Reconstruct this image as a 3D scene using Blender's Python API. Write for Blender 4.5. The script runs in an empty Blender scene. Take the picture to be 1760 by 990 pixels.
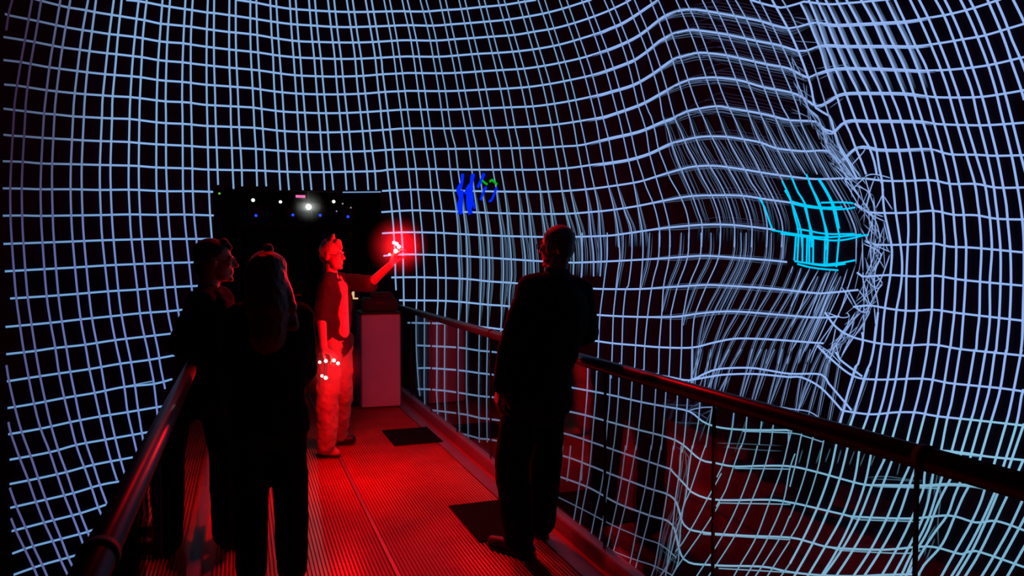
import bpy, bmesh, math, random
from mathutils import Vector, Matrix
from mathutils.bvhtree import BVHTree

sc = bpy.context.scene
col = sc.collection
random.seed(7)

# ------------------------------------------------------------------ camera
F = 1271.0                        # focal length in pixels of the 1760 px frame
CAM = Vector((0.0, 0.0, 1.6))     # eye above the walkway; +Y runs along the walkway
YAW, PITCH = math.radians(20.0), math.radians(1.98)
cd = bpy.data.cameras.new('camera')
cam = bpy.data.objects.new('camera', cd)
col.objects.link(cam)
cd.sensor_width = 36.0
cd.lens = F / 1760.0 * 36.0
cd.clip_start = 0.05
cam.location = CAM
cam.rotation_euler = (math.radians(90) - PITCH, 0, -YAW)
sc.camera = cam
RM = cam.rotation_euler.to_matrix()
RIGHT = Vector((math.cos(YAW), -math.sin(YAW), 0))
AWAY = Vector((math.sin(YAW), math.cos(YAW), 0))
UP = Vector((0, 0, 1))

# ------------------------------------------------------------------ world, exposure
w = bpy.data.worlds.new('world')
sc.world = w
w.use_nodes = True
w.node_tree.nodes['Background'].inputs[0].default_value = (0.02, 0.015, 0.04, 1)
w.node_tree.nodes['Background'].inputs[1].default_value = 0.0
sc.view_settings.view_transform = 'Standard'
sc.view_settings.look = 'None'
sc.view_settings.gamma = 1.0
sc.view_settings.use_curve_mapping = False
sc.view_settings.exposure = 0.0
RED = (1.0, 0.0, 0.004)
P_HIGH, P_LOW = 60.0, 38.0        # watts of the two red hand lights
HALO = 0.55                        # scatter density at the heart of each added glow halo
P_OVER = 640.0                    # unseen red spot added high up to brighten the near walkway
P_SPILL = 45.0                    # black-level spill of the ceiling projectors on the wall
sc.cycles.use_denoising = True
sc.cycles.max_bounces = 8
sc.cycles.transparent_max_bounces = 24
sc.cycles.sample_clamp_indirect = 4.0


def at(px, py, d):
    """point seen at pixel (px,py) at depth d along the view axis"""
    return CAM + RM @ Vector(((px - 880) / F * d, -(py - 495) / F * d, -d))


def pz(px, z, d):
    """point at pixel column px, height z, depth d"""
    c = RM @ Vector(((px - 880) / F, 0, -1))
    u = RM @ Vector((0, 1, 0))
    k = (z - CAM.z - d * c.z) / (d * u.z)
    return CAM + (c + u * k) * d


def ground(px, py, z=0.0):
    v = RM @ Vector(((px - 880) / F, -(py - 495) / F, -1))
    return CAM + v * ((z - CAM.z) / v.z)


def s2l(c):
    return tuple((x / 255 / 12.92) if x / 255 <= 0.04045 else ((x / 255 + 0.055) / 1.055) ** 2.4 for x in c)


# ------------------------------------------------------------------ materials
def mat(name, base=(0.5, 0.5, 0.5), rough=0.6, metal=0.0, emis=None, estr=0.0, noise=0.0, nscale=20, bump=0.0, spec=0.5):
    m = bpy.data.materials.new(name)
    m.use_nodes = True
    nt = m.node_tree
    b = nt.nodes['Principled BSDF']
    b.inputs['Base Color'].default_value = (*base, 1)
    b.inputs['Roughness'].default_value = rough
    b.inputs['Metallic'].default_value = metal
    b.inputs['Specular IOR Level'].default_value = spec
    if emis:
        b.inputs['Emission Color'].default_value = (*emis, 1)
        b.inputs['Emission Strength'].default_value = estr
    if noise or bump:
        tc = nt.nodes.new('ShaderNodeTexCoord')
        n = nt.nodes.new('ShaderNodeTexNoise')
        n.inputs['Scale'].default_value = nscale
        n.inputs['Detail'].default_value = 5
        nt.links.new(tc.outputs['Object'], n.inputs['Vector'])
        if noise:
            r = nt.nodes.new('ShaderNodeValToRGB')
            r.color_ramp.elements[0].color = tuple(x * (1 - noise) for x in base) + (1,)
            r.color_ramp.elements[1].color = tuple(min(1, x * (1 + noise)) for x in base) + (1,)
            r.color_ramp.elements[0].position = 0.3
            r.color_ramp.elements[1].position = 0.7
            nt.links.new(n.outputs['Fac'], r.inputs['Fac'])
            nt.links.new(r.outputs['Color'], b.inputs['Base Color'])
        if bump:
            bp = nt.nodes.new('ShaderNodeBump')
            bp.inputs['Strength'].default_value = bump
            bp.inputs['Distance'].default_value = 0.01
            nt.links.new(n.outputs['Fac'], bp.inputs['Height'])
            nt.links.new(bp.outputs['Normal'], b.inputs['Normal'])
    return m


M = {}
M['wall'] = mat('projection_screen_plaster', (0.014, 0.012, 0.024), 0.9, noise=0.15, nscale=3, bump=0.2, spec=0.1)
M['dark'] = mat('matt_black_paint', (0.012, 0.010, 0.012), 0.85, noise=0.2, nscale=6, spec=0.2)
M['deck'] = mat('red_brown_ribbed_decking', (0.50, 0.035, 0.03), 0.3, 0.0, noise=0.2, nscale=3, bump=0.15, spec=0.35)
M['deckside'] = mat('deck_steel', (0.05, 0.045, 0.05), 0.6, 0.5)
M['kerb'] = mat('kerb_aluminium', (0.34, 0.20, 0.24), 0.4, 0.3, noise=0.1, nscale=5)
M['rail'] = mat('dark_rail_metal', (0.08, 0.03, 0.055), 0.33, 0.55, noise=0.15, nscale=15)
M['seal'] = mat('black_rubber_seal', (0.006, 0.005, 0.006), 0.7)
M['matting'] = mat('black_rubber_mat', (0.006, 0.004, 0.005), 0.95, bump=0.4, nscale=180, spec=0.1)
M['podium'] = mat('white_laminate', (0.66, 0.62, 0.66), 0.55, noise=0.05, nscale=4)
M['podium_side'] = mat('grey_edge', (0.16, 0.15, 0.2), 0.6)
M['case'] = mat('black_case', (0.012, 0.01, 0.012), 0.6, bump=0.3, nscale=60)
M['chrome'] = mat('dull_steel', (0.3, 0.3, 0.32), 0.35, 0.9)
M['suit'] = mat('black_suit_cloth', (0.008, 0.007, 0.009), 0.9, bump=0.3, nscale=90, spec=0.12)
M['coat'] = mat('black_coat_cloth', (0.012, 0.010, 0.012), 0.9, bump=0.3, nscale=70, spec=0.12)
M['grey_cloth'] = mat('dark_grey_cloth', (0.03, 0.025, 0.03), 0.9, bump=0.3, nscale=60, spec=0.15)
M['shirt'] = mat('dark_grey_shirt', (0.016, 0.014, 0.014), 0.85, noise=0.2, nscale=8, bump=0.3)
M['polo'] = mat('pale_undershirt', (0.5, 0.42, 0.38), 0.85)
M['khaki'] = mat('khaki_trouser_cloth', (0.36, 0.25, 0.17), 0.85, noise=0.12, nscale=9, bump=0.5)
M['skin'] = mat('skin', (0.55, 0.33, 0.24), 0.5, noise=0.06, nscale=30)
M['skin_dark'] = mat('brown_skin', (0.16, 0.085, 0.06), 0.5, noise=0.06, nscale=30)
M['hair'] = mat('dark_brown_hair', (0.035, 0.02, 0.014), 0.5, noise=0.3, nscale=120, bump=0.5)
M['hair_light'] = mat('light_brown_hair', (0.13, 0.07, 0.04), 0.38, noise=0.3, nscale=120, bump=0.5)
M['hair_red'] = mat('sandy_hair', (0.40, 0.24, 0.14), 0.5, noise=0.3, nscale=110, bump=0.5)
M['leather'] = mat('black_leather', (0.012, 0.01, 0.01), 0.45)
M['shoe_tan'] = mat('tan_leather', (0.42, 0.26, 0.17), 0.5)
M['eye'] = mat('eye', (0.7, 0.7, 0.68), 0.2)
M['frame'] = mat('glasses_frame', (0.01, 0.01, 0.01), 0.25)
M['led_red'] = mat('red_led_glow', (0.8, 0.1, 0.1), 0.4, emis=(1.0, 0.35, 0.33), estr=9.0)
M['led_white'] = mat('white_lamp_glow', (0.8, 0.8, 0.8), 0.4, emis=(0.80, 0.95, 0.9), estr=2.2)
M['led_bright'] = mat('projector_lens_glow', (0.8, 0.8, 0.8), 0.4, emis=(0.92, 1.0, 0.93), estr=30.0)
M['led_dim'] = mat('dim_lamp_glow', (0.5, 0.4, 0.5), 0.4, emis=(0.42, 0.30, 0.42), estr=0.8)
M['led_blue'] = mat('blue_led_glow', (0.1, 0.1, 0.8), 0.4, emis=(0.01, 0.06, 1.0), estr=1.6)
M['led_green'] = mat('green_led_glow', (0.1, 0.8, 0.1), 0.4, emis=(0.12, 0.6, 0.02), estr=1.2)
M['sign_pink'] = mat('pink_sign_glow', (0.8, 0.2, 0.5), 0.4, emis=(1.0, 0.18, 0.52), estr=0.9)
M['screen_warm'] = mat('warm_screen_glow', (0.8, 0.7, 0.5), 0.4, emis=(0.85, 0.62, 0.32), estr=0.8)
M['plastic'] = mat('white_plastic', (0.55, 0.4, 0.42), 0.5)

# projected light on the wall: the line colour is stored per vertex
m = bpy.data.materials.new('projected_line_light')
m.use_nodes = True
nt = m.node_tree
nt.nodes.clear()
o = nt.nodes.new('ShaderNodeOutputMaterial')
e = nt.nodes.new('ShaderNodeEmission')
a = nt.nodes.new('ShaderNodeAttribute')
a.attribute_name = 'line_colour'
nt.links.new(a.outputs['Color'], e.inputs['Color'])
nt.links.new(e.outputs[0], o.inputs['Surface'])
m.cycles.emission_sampling = 'NONE'
M['lines'] = m
for k_ in ('hair', 'hair_light', 'hair_red'):
    b_ = M[k_].node_tree.nodes['Principled BSDF']
    b_.inputs['Sheen Weight'].default_value = 0.8
    b_.inputs['Sheen Roughness'].default_value = 0.35

m = bpy.data.materials.new('balustrade_glass')
m.use_nodes = True
nt = m.node_tree
nt.nodes.clear()
o = nt.nodes.new('ShaderNodeOutputMaterial')
t = nt.nodes.new('ShaderNodeBsdfTransparent')
t.inputs[0].default_value = (0.93, 0.95, 0.95, 1)
g = nt.nodes.new('ShaderNodeBsdfGlossy')
g.inputs['Roughness'].default_value = 0.0
fr = nt.nodes.new('ShaderNodeFresnel')
fr.inputs['IOR'].default_value = 1.5
mx = nt.nodes.new('ShaderNodeMixShader')
geo = nt.nodes.new('ShaderNodeNewGeometry')
mi = nt.nodes.new('ShaderNodeMapRange')      # inside the pane the index is turned round, so a pane never mirrors totally
mi.inputs['To Min'].default_value = 1.5
mi.inputs['To Max'].default_value = 1 / 1.5
nt.links.new(geo.outputs['Backfacing'], mi.inputs['Value'])
nt.links.new(mi.outputs['Result'], fr.inputs['IOR'])
nt.links.new(fr.outputs[0], mx.inputs[0])
nt.links.new(t.outputs[0], mx.inputs[1])
nt.links.new(g.outputs[0], mx.inputs[2])
nt.links.new(mx.outputs[0], o.inputs['Surface'])
M['glass'] = m


# ------------------------------------------------------------------ object helpers
def tag(o, label=None, cat=None, group=None, kind=None):
    if label: o['label'] = label
    if cat: o['category'] = cat
    if group: o['group'] = group
    if kind: o['kind'] = kind
    return o


def empty(name, loc, label, cat, group=None):
    o = bpy.data.objects.new(name, None)
    o.empty_display_size = 0.1
    o.location = loc
    col.objects.link(o)
    return tag(o, label, cat, group)


def link(name, me, material, parent=None, smooth=False):
    """me is in world coordinates; the object's origin goes to its parent's"""
    o = bpy.data.objects.new(name, me)
    col.objects.link(o)
    if material is not None:
        me.materials.append(material)
    if parent is not None:
        root = parent
        off = Vector((0, 0, 0))
        while root is not None:
            off += root.location
            root = root.parent
        me.transform(Matrix.Translation(-off))
        o.parent = parent
    else:
        vs = [v.co for v in me.vertices]
        if vs:
            c = Vector(((min(v.x for v in vs) + max(v.x for v in vs)) / 2, (min(v.y for v in vs) + max(v.y for v in vs)) / 2, min(v.z for v in vs)))
            me.transform(Matrix.Translation(-c))
            o.location = c
    if smooth:
        for p in me.polygons: p.use_smooth = True
    return o


def tomesh(bm, name='m'):
    me = bpy.data.meshes.new(name)
    bmesh.ops.recalc_face_normals(bm, faces=bm.faces)
    bm.to_mesh(me)
    bm.free()
    return me


def box(bm, c, s, rot=None, bev=0.0):
    r = bmesh.ops.create_cube(bm, size=1)
    vs = r['verts']
    mt = Matrix.Translation(Vector(c)) @ (rot.to_4x4() if rot else Matrix.Identity(4)) @ Matrix.Diagonal((*s, 1))
    bmesh.ops.transform(bm, matrix=mt, verts=vs)
    if bev:
        es = list({e for v in vs for e in v.link_edges})
        bmesh.ops.bevel(bm, geom=es, offset=bev, segments=2, affect='EDGES')


def frame_to(d):
    return Vector(d).normalized().to_track_quat('Z', 'Y').to_matrix()


def tube(bm, a, b, r1, r2=None, seg=20, caps=True):
    a, b = Vector(a), Vector(b)
    r2 = r1 if r2 is None else r2
    d = b - a
    r = bmesh.ops.create_cone(bm, cap_ends=caps, segments=seg, radius1=r1, radius2=r2, depth=d.length)
    mt = Matrix.Translation((a + b) / 2) @ frame_to(d).to_4x4()
    bmesh.ops.transform(bm, matrix=mt, verts=r['verts'])


def ball(bm, c, r, rot=None, u=18, v=12):
    if not hasattr(r, '__len__'): r = (r, r, r)
    q = bmesh.ops.create_uvsphere(bm, u_segments=u, v_segments=v, radius=1)
    mt = Matrix.Translation(Vector(c)) @ (rot.to_4x4() if rot else Matrix.Identity(4)) @ Matrix.Diagonal((*r, 1))
    bmesh.ops.transform(bm, matrix=mt, verts=q['verts'])


def boxobj(name, c, s, material, parent=None, bev=0.0, rot=None):
    bm = bmesh.new()
    box(bm, c, s, rot, bev)
    return link(name, tomesh(bm), material, parent)

# ------------------------------------------------------------------ the wall around the pit
PLAN = [(-3.4, -3.6), (-4.3, -0.5), (-4.4, 3.0), (-3.7, 6.2), (-2.7, 7.8), (-1.5, 8.8), (-0.31, 9.25), (1.63, 9.25),
        (2.35, 8.7), (2.9, 7.75), (3.4, 6.7), (3.72, 5.8), (3.86, 5.05), (4.1, 4.45), (4.55, 3.75), (4.9, 2.8),
        (5.2, 1.3), (5.2, -0.8), (4.4, -3.2), (2.6, -4.8), (0.6, -5.2), (-1.6, -4.9)]


def crom(P, n, closed=False):
    out = []
    N = len(P)
    rng = N if closed else N - 1
    for i in range(rng):
        if closed:
            p0, p1, p2, p3 = P[(i - 1) % N], P[i], P[(i + 1) % N], P[(i + 2) % N]
        else:
            p0, p1, p2, p3 = P[max(i - 1, 0)], P[i], P[i + 1], P[min(i + 2, N - 1)]
        k = n(p1, p2) if callable(n) else n
        for j in range(k):
            t = j / k
            out.append(tuple(0.5 * (2 * b + (c - a) * t + (2 * a - 5 * b + 4 * c - d) * t * t + (-a + 3 * b - 3 * c + d) * t ** 3)
                             for a, b, c, d in zip(p0, p1, p2, p3)))
    if not closed: out.append(tuple(P[-1]))
    return out


def plan_points():
    out = []
    N = len(PLAN)
    for i in range(N):
        if PLAN[i] == (-0.31, 9.25):
            out += [(-0.31 + 1.94 * j / 6, 9.25) for j in range(6)]
            continue
        p0, p1, p2, p3 = PLAN[(i - 1) % N], PLAN[i], PLAN[(i + 1) % N], PLAN[(i + 2) % N]
        for j in range(8):
            t = j / 8
            out.append(tuple(0.5 * (2 * b + (c - a) * t + (2 * a - 5 * b + 4 * c - d) * t * t + (-a + 3 * b - 3 * c + d) * t ** 3)
                             for a, b, c, d in zip(p0, p1, p2, p3)))
    return out


CEN = Vector((0.7, 2.5))
DOOR_TOP = 2.455
ZS = [-3.0, -2.0, -1.2, -0.4, 0.0, 0.8, 1.6, DOOR_TOP, 3.0, 3.6, 4.2, 4.8, 5.4, 6.0, 6.6]


def wall_point(p, z):
    v = Vector(p)
    d = (CEN - v).normalized()
    off = 0.0 if z < 2.6 else 0.045 * (z - 2.6) ** 2
    if abs(v.y - 9.25) < 1e-6 and -0.32 < v.x < 1.64:
        d = Vector((0, -1))
    else:
        off += 0.0
    q = v + d * off
    return Vector((q.x, q.y, z))


PP = plan_points()
wall_bm = {k: bmesh.new() for k in ('left', 'back', 'right', 'rear')}
all_v, all_f = [], []
NP = len(PP)
for i in range(NP):
    a, b = PP[i], PP[(i + 1) % NP]
    mx_, my_ = (a[0] + b[0]) / 2, (a[1] + b[1]) / 2
    if my_ > 9.249 and -0.32 < mx_ < 1.64: side = 'back'
    elif my_ < -1.5: side = 'rear'
    elif mx_ < 0.6: side = 'left'
    else: side = 'right'
    for j in range(len(ZS) - 1):
        z0, z1 = ZS[j], ZS[j + 1]
        if side == 'back' and z0 >= -0.01 and z1 <= DOOR_TOP + 0.01: continue
        q = [wall_point(a, z0), wall_point(b, z0), wall_point(b, z1), wall_point(a, z1)]
        bm = wall_bm[side]
        f = bm.faces.new([bm.verts.new(p) for p in q])
        n0 = len(all_v)
        all_v += q
        all_f.append((n0, n0 + 1, n0 + 2, n0 + 3))
BVH = BVHTree.FromPolygons(all_v, all_f)

# ------------------------------------------------------------------ the projected grid, traced line by line
H, V = [], []          # polylines in picture pixels that are then carried onto the wall
K = 4.4


def T(x0, y0, pts, k=K):
    return [(x0 + a / k, y0 + b / k) for a, b in pts]


def pairs(s):
    n = [float(x) for x in s.replace(',', ' ').split()]
    return list(zip(n[0::2], n[1::2]))


def tp(x0, y0, s, k=K):
    return T(x0, y0, pairs(s), k)


# horizontals: left part, middle part (tiles), right part
HA = tp(350, 0, '-590 0 -530 5 -440 18 -320 42 -260 52 -140 70 -90 77 20 95 80 100 190 115 350 138 510 163 660 183 810 193 960 203 1100 206 1250 202 1400 197 1540 192') + tp(700, 0, '200 195 340 185 440 178 600 165 740 152 880 132 1030 105 1180 67 1330 20 1400 -2')
HZ = tp(350, 0, '250 0 350 15 400 22 510 45 650 67 800 78 950 87 1140 92 1380 88 1520 86') + tp(700, 0, '0 88 150 88 270 78 410 70 560 55 740 38 850 20 950 5 980 0')
HB = tp(0, 0, '240 -12 300 5 445 42 510 57 645 78 710 92 840 113 900 122 1030 143 1090 153 1210 180 1265 185 1390 197 1445 203') + tp(350, 0, '0 218 190 243 250 248 400 265 560 293 720 313 870 318 1020 322 1170 322 1310 317 1460 308') + tp(700, 0, '0 305 215 308 370 297 510 288 660 277 820 265 970 240 1120 215 1270 175 1420 125') + tp(1050, 0, '0 78 70 45 130 15 160 -3')
HC = tp(0, 0, '30 105 55 115 205 145 280 160 415 190 485 205 620 228 690 238 820 258 885 265 1015 280 1075 290 1200 313 1260 320 1380 328 1440 337') + tp(350, 0, '0 352 190 375 410 398 570 422 730 437 830 441 980 446 1140 446 1330 438 1480 430') + tp(700, 0, '0 428 240 430 390 420 540 408 700 400 850 388 1010 367 1160 338 1320 293 1470 245') + tp(1050, 0, '0 215 85 180 170 130 230 90 310 35 370 -2')
HC2 = tp(1050, 0, '1060 -2 1160 30 1290 60 1330 55 1420 30') + tp(1360, 0, '100 15 280 35 450 25 620 10 750 -3')
HD = tp(0, 0, '20 280 180 305 250 317 390 345 460 358 600 377 670 387 800 403 870 410 1000 425 1070 433 1190 455 1260 463 1380 472 1440 480') + tp(350, 0, '0 492 190 512 415 533 530 550 690 570 840 577 1000 580 1200 575 1350 563 1500 556') + tp(700, 0, '0 553 265 555 420 550 570 540 730 530 890 520 1050 497 1200 468 1360 430') + tp(1050, 0, '0 370 140 310 230 260 290 215 370 150 440 110 540 78 620 72 700 80 850 105 960 125 1140 160 1230 190 1350 217') + tp(1360, 0, '60 205 180 175 330 190 500 185 700 175 870 165 1030 140 1200 110 1380 65 1550 10 1590 -3')
HE = tp(0, 0, '20 455 150 470 220 483 365 510 440 520 580 538 650 547 790 562 860 568 990 577 1065 585 1185 605 1255 612 1375 620 1440 627') + tp(350, 0, '0 640 200 655 370 668 430 677 540 693 700 708 860 714 1060 714 1220 708 1370 696 1520 690') + tp(700, 0, '0 688 290 690 450 685 610 677 770 670 930 658 1090 635 1245 605 1410 568') + tp(1050, 0, '0 525 130 477 190 450 290 380 370 312 420 285 480 255 600 228 680 232 900 265 1110 310 1280 345 1420 388') + tp(1360, 0, '120 385 250 345 420 350 700 350 940 352 1120 330 1300 300 1460 272 1640 220 1790 175')
HF = tp(0, 0, '25 640 120 648 200 660 350 683 425 692 560 706 640 713 770 722 845 728 980 735 1055 743 1180 760 1250 768 1375 773 1440 778') + tp(350, 0, '0 793 210 805 380 815 440 825 600 845 760 853 920 857 1080 855 1230 848 1390 838') + tp(700, 0, '0 830 320 830 480 825 640 818 800 812 960 805 1120 785 1290 755 1450 720') + tp(1050, 0, '0 695 180 640 320 560 390 510 480 450 560 425 680 400 850 415 980 440 1200 490 1350 520 1500 590') + tp(1360, 0, '200 560 350 520 600 520 850 530 1000 537 1200 530 1400 510 1550 485 1790 428')
HG = tp(0, 0, '20 822 100 832 185 842 330 860 405 865 545 880 630 885 760 892 840 896 975 900 1045 908 1175 925 1250 932 1375 937 1445 942') + tp(350, 150, '0 292 200 300 380 307 450 315 600 332 780 340 940 342 1090 338 1250 330 1410 320') + tp(700, 0, '0 972 340 972 500 970 660 968 820 963 990 955 1150 940 1320 915 1490 885') + tp(1050, 0, '0 870 230 790 380 710 530 630 600 603 730 588 840 590 1000 612 1160 660 1360 700 1460 740 1560 805') + tp(1360, 0, '290 765 400 710 650 705 880 710 1060 735 1250 740 1440 735 1620 710 1790 680')
HH = tp(0, 200, '20 140 90 147 170 152 310 163 390 168 530 176 620 182 760 188 830 190 970 195 1045 202 1175 212 1250 216 1380 222 1450 226') + tp(350, 150, '0 453 210 460 390 467 550 480 720 488 890 490 1100 488 1260 483 1380 475') + tp(650, 250, '220 30 440 28 650 26 800 24 1000 22 1250 17 1400 8 1550 -3') + tp(1050, 200, '0 165 160 130 260 100 400 40 480 15 580 -35') + tp(1050, 0, '800 805 920 822 1050 842 1200 872 1350 910 1550 922 1620 980') + tp(1360, 200, '320 120 420 38 600 35 900 37 1000 42 1110 60 1330 68 1500 68 1790 48')
HI = tp(0, 200, '15 340 170 345 310 357 530 362 750 368 970 373 1050 377 1180 387 1380 393 1450 395') + tp(350, 150, '0 622 220 627 400 630 570 638 740 642 910 643 1080 640 1280 636 1360 631') + tp(650, 250, '70 184 230 180 460 180 700 184 1000 184 1200 184 1440 172 1620 148') + tp(1050, 200, '0 350 150 325 300 280 440 215 560 180 700 155 880 155 1020 175 1150 200 1250 240 1450 265 1650 265') + tp(1360, 200, '370 340 490 240 590 234 650 250 800 255 1050 250 1200 288 1400 292 1560 300 1790 294')
HJ1 = tp(0, 200, '15 545 160 547 300 552 530 552 750 557 970 555 1100 560 1250 567 1450 567 1610 572')
HJ2 = tp(350, 150, '700 800 800 798 1050 795 1340 792')
HJ3 = tp(650, 250, '30 345 240 335 470 338 700 345 1000 350 1300 350 1550 335') + tp(1050, 200, '0 530 220 495 370 450 540 400 640 380 800 375 1000 400 1150 425 1350 455 1550 475 1760 470') + tp(1360, 200, '420 475 540 470 700 488 860 490 1070 485 1210 512 1400 512 1560 540 1790 538')
HK1 = tp(0, 200, '15 752 160 750 300 753 530 750 750 747 970 742 1180 745 1380 743 1615 750')
HK3 = tp(650, 250, '25 505 240 492 440 495 660 503 900 512 1200 518 1430 517 1640 502') + tp(1050, 200, '0 710 200 680 400 640 600 605 800 598 1000 600 1200 630 1400 658')
HK4 = tp(1360, 200, '480 660 560 715 640 730 870 730 1080 715 1230 745 1400 748 1560 775 1790 781')
HL1 = tp(0, 200, '20 965 310 955 530 947 750 938 970 932 1200 928 1610 927')
HL3 = tp(650, 250, '30 665 200 657 440 660 660 672 900 683 1250 692 1460 692 1740 683') + tp(1050, 200, '100 889 200 875 450 840 700 820 900 820 1100 838 1250 858')
HL4 = tp(1360, 400, '560 60 640 90 900 90 1080 82 1200 105 1400 115 1790 152')
HM1 = tp(0, 400, '30 292 330 275 550 263 800 247 1080 235 1300 228 1530 222')
HM3 = tp(650, 250, '40 835 160 825 320 825 540 832 780 845 1030 862 1230 875 1440 885') + tp(1000, 400, '0 225 300 212 600 195 900 175 1050 180 1200 190 1400 205 1560 222')
HM4 = tp(1360, 400, '500 300 540 330 740 320 940 330 1100 325 1250 350 1430 370 1790 403')
HN1 = tp(0, 400, '70 497 340 480 580 462 810 443 1030 430 1240 414 1530 400')
HN3 = tp(650, 450, '100 118 290 116 460 120 680 130 850 148 1030 160 1300 185 1605 200') + tp(1000, 400, '150 425 450 425 750 405 950 395 1100 400 1400 418 1760 455') + tp(1360, 400, '270 455 510 432')
HN4 = tp(1360, 400, '470 560 600 550 750 575 900 590 1080 582 1250 605 1420 625 1790 668')
HO1 = tp(0, 400, '35 712 380 680 600 655 830 632 1060 608 1270 593 1440 575')
HO3 = tp(650, 450, '160 290 450 293 620 302 850 325 970 333 1300 372 1650 400') + tp(1000, 400, '400 635 700 635 900 610 1100 595 1300 602 1760 640') + tp(1360, 400, '370 632')
HO4 = tp(1360, 400, '260 600 340 710 450 780 570 815 700 840 880 850 1080 845 1280 878 1540 905 1790 931')
HP1 = tp(0, 400, '40 918 260 893 400 872 630 847 860 812 1090 785 1400 750')
HP3 = tp(650, 450, '225 460 450 465 545 468 790 492 925 508 1250 550 1600 590') + tp(1000, 400, '240 835 420 850 600 865 840 868 1000 832 1150 802 1300 800 1500 810 1760 830') + tp(1360, 400, '250 835')
HP4 = tp(1360, 600, '200 -30 290 60 470 200 650 228 1000 222 1200 255 1400 275 1600 295 1790 322')
HP5 = tp(1360, 600, '340 20 370 75 540 205')
HQ1 = tp(0, 600, '45 243 210 217 440 183 670 150 900 110 1125 80 1350 40')
HQ3 = tp(650, 450, '290 630 450 638 620 648 780 672 890 682 1200 730 1515 770') + tp(960, 600, '300 135 560 170 820 205 1000 235 1100 192 1220 150 1450 140 1600 160 1760 185') + tp(1360, 600, '230 190 290 260 460 460')
HQ4 = tp(1360, 600, '390 462 600 490 800 475 960 478 1110 505 1400 535 1790 578')
HQ5 = tp(960, 600, '1000 235 1200 200 1300 190 1500 187 1760 210') + tp(1360, 600, '80 210 230 290 390 463')
HR1 = tp(0, 600, '50 445 250 412 480 368 710 330 930 285 1160 262 1300 225')
HR2 = tp(0, 600, '930 285 1160 240')
HR3 = tp(660, 600, '340 190 440 188 750 210 970 240 1095 255 1400 300', 5.857) + tp(960, 600, '150 297 400 345 640 400 830 435 1000 470 1100 545 1200 585 1350 605 1550 610 1760 610') + tp(1360, 600, '100 617 330 700 650 780 900 815') + tp(1360, 600, '1080 765 1300 780 1500 810 1790 838')
HR4 = tp(960, 600, '1400 620 1760 632 1860 655 2000 700')
HR5 = tp(960, 600, '1000 462 1100 440 1300 440 1500 450 1660 435') + tp(1360, 600, '0 450 140 470 210 515')
HS1 = tp(0, 600, '55 643 300 600 530 550 750 508 960 475 1300 418')
HS3 = tp(660, 600, '345 400 440 402 600 415 750 435 970 470 1175 490 1400 530', 5.857) + tp(960, 600, '165 487 380 545 600 605 900 690 1080 830 1200 860 1340 885 1540 880 1760 883') + tp(1360, 765, '200 200 380 250 560 295 700 297 1000 300 1200 290 1400 305 1560 345 1790 385')
HS4 = tp(960, 600, '1340 900 1760 905')
HS5 = tp(1360, 765, '640 310 1120 325')
HT1 = tp(0, 600, '65 835 370 778 570 723 790 683 1150 620')
HT3 = tp(660, 600, '370 600 640 630 850 660 970 690 1135 710 1350 745', 5.857) + tp(960, 600, '50 635 270 705 500 785 870 910') + tp(960, 765, '860 185 960 290 1010 348 1190 410 1600 410') + tp(1360, 765, '0 430 120 455 400 520 500 537 900 550 1200 528 1400 580 1560 570 1790 648')
HT4 = tp(960, 765, '1220 435 1760 445')
HT5 = tp(1360, 765, '450 545 520 560 980 575')
HU1 = tp(0, 765, '65 293 280 250 490 203 700 147 1000 90')
HU3 = tp(660, 600, '680 830 850 862 970 897 1135 918', 5.857) + tp(960, 765, '10 70 240 150 400 215 680 320 880 400 960 600 1090 655 1400 680 1760 695') + tp(1360, 765, '150 730 320 770 700 785 980 762 1110 770 1300 820 1400 795 1790 925')
HU4 = tp(960, 765, '1100 672 1760 712')
HU5 = tp(1360, 765, '300 770 360 790 860 815 980 790')
HV1 = tp(0, 765, '70 472 330 412 550 360 750 300 895 273')
HV3 = tp(960, 765, '0 230 240 320 460 440 700 530 870 600 960 860 1190 905 1550 915') + tp(1360, 765, '0 955 230 978 500 985 700 975 980 970')
HV4 = tp(960, 765, '1220 930 1500 945 1760 960')
HW1 = tp(0, 765, '80 648 390 567 600 513 800 447')
HW3 = tp(960, 765, '0 390 200 490 420 605 640 700 780 750 900 850')
HX1 = tp(0, 765, '85 818 240 763 450 708 650 655 705 635')
HX3 = tp(960, 765, '130 640 380 780 560 855 740 915 870 985')
HY1 = tp(0, 765, '95 978 310 903 500 850 615 815')
H = [HA, HZ, HB, HC, HC2, HD, HE, HF, HG, HH, HI, HJ1, HJ3, HK1, HK3, HK4, HL1, HL3, HL4, HM1, HM3, HM4, HN1, HN3, HN4,
     HO1, HO3, HO4, HP1, HP3, HP4, HP5, HQ1, HQ3, HQ4, HQ5, HR1, HR3, HS1, HS3, HT1, HT3, HU1, HU3, HV1, HV3, HW1, HX1, HY1]
H_THIN = [HJ2, HR2, HR4, HR5, HS4, HS5, HT4, HT5, HU4, HU5, HV4, HW3, HX3]

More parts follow.
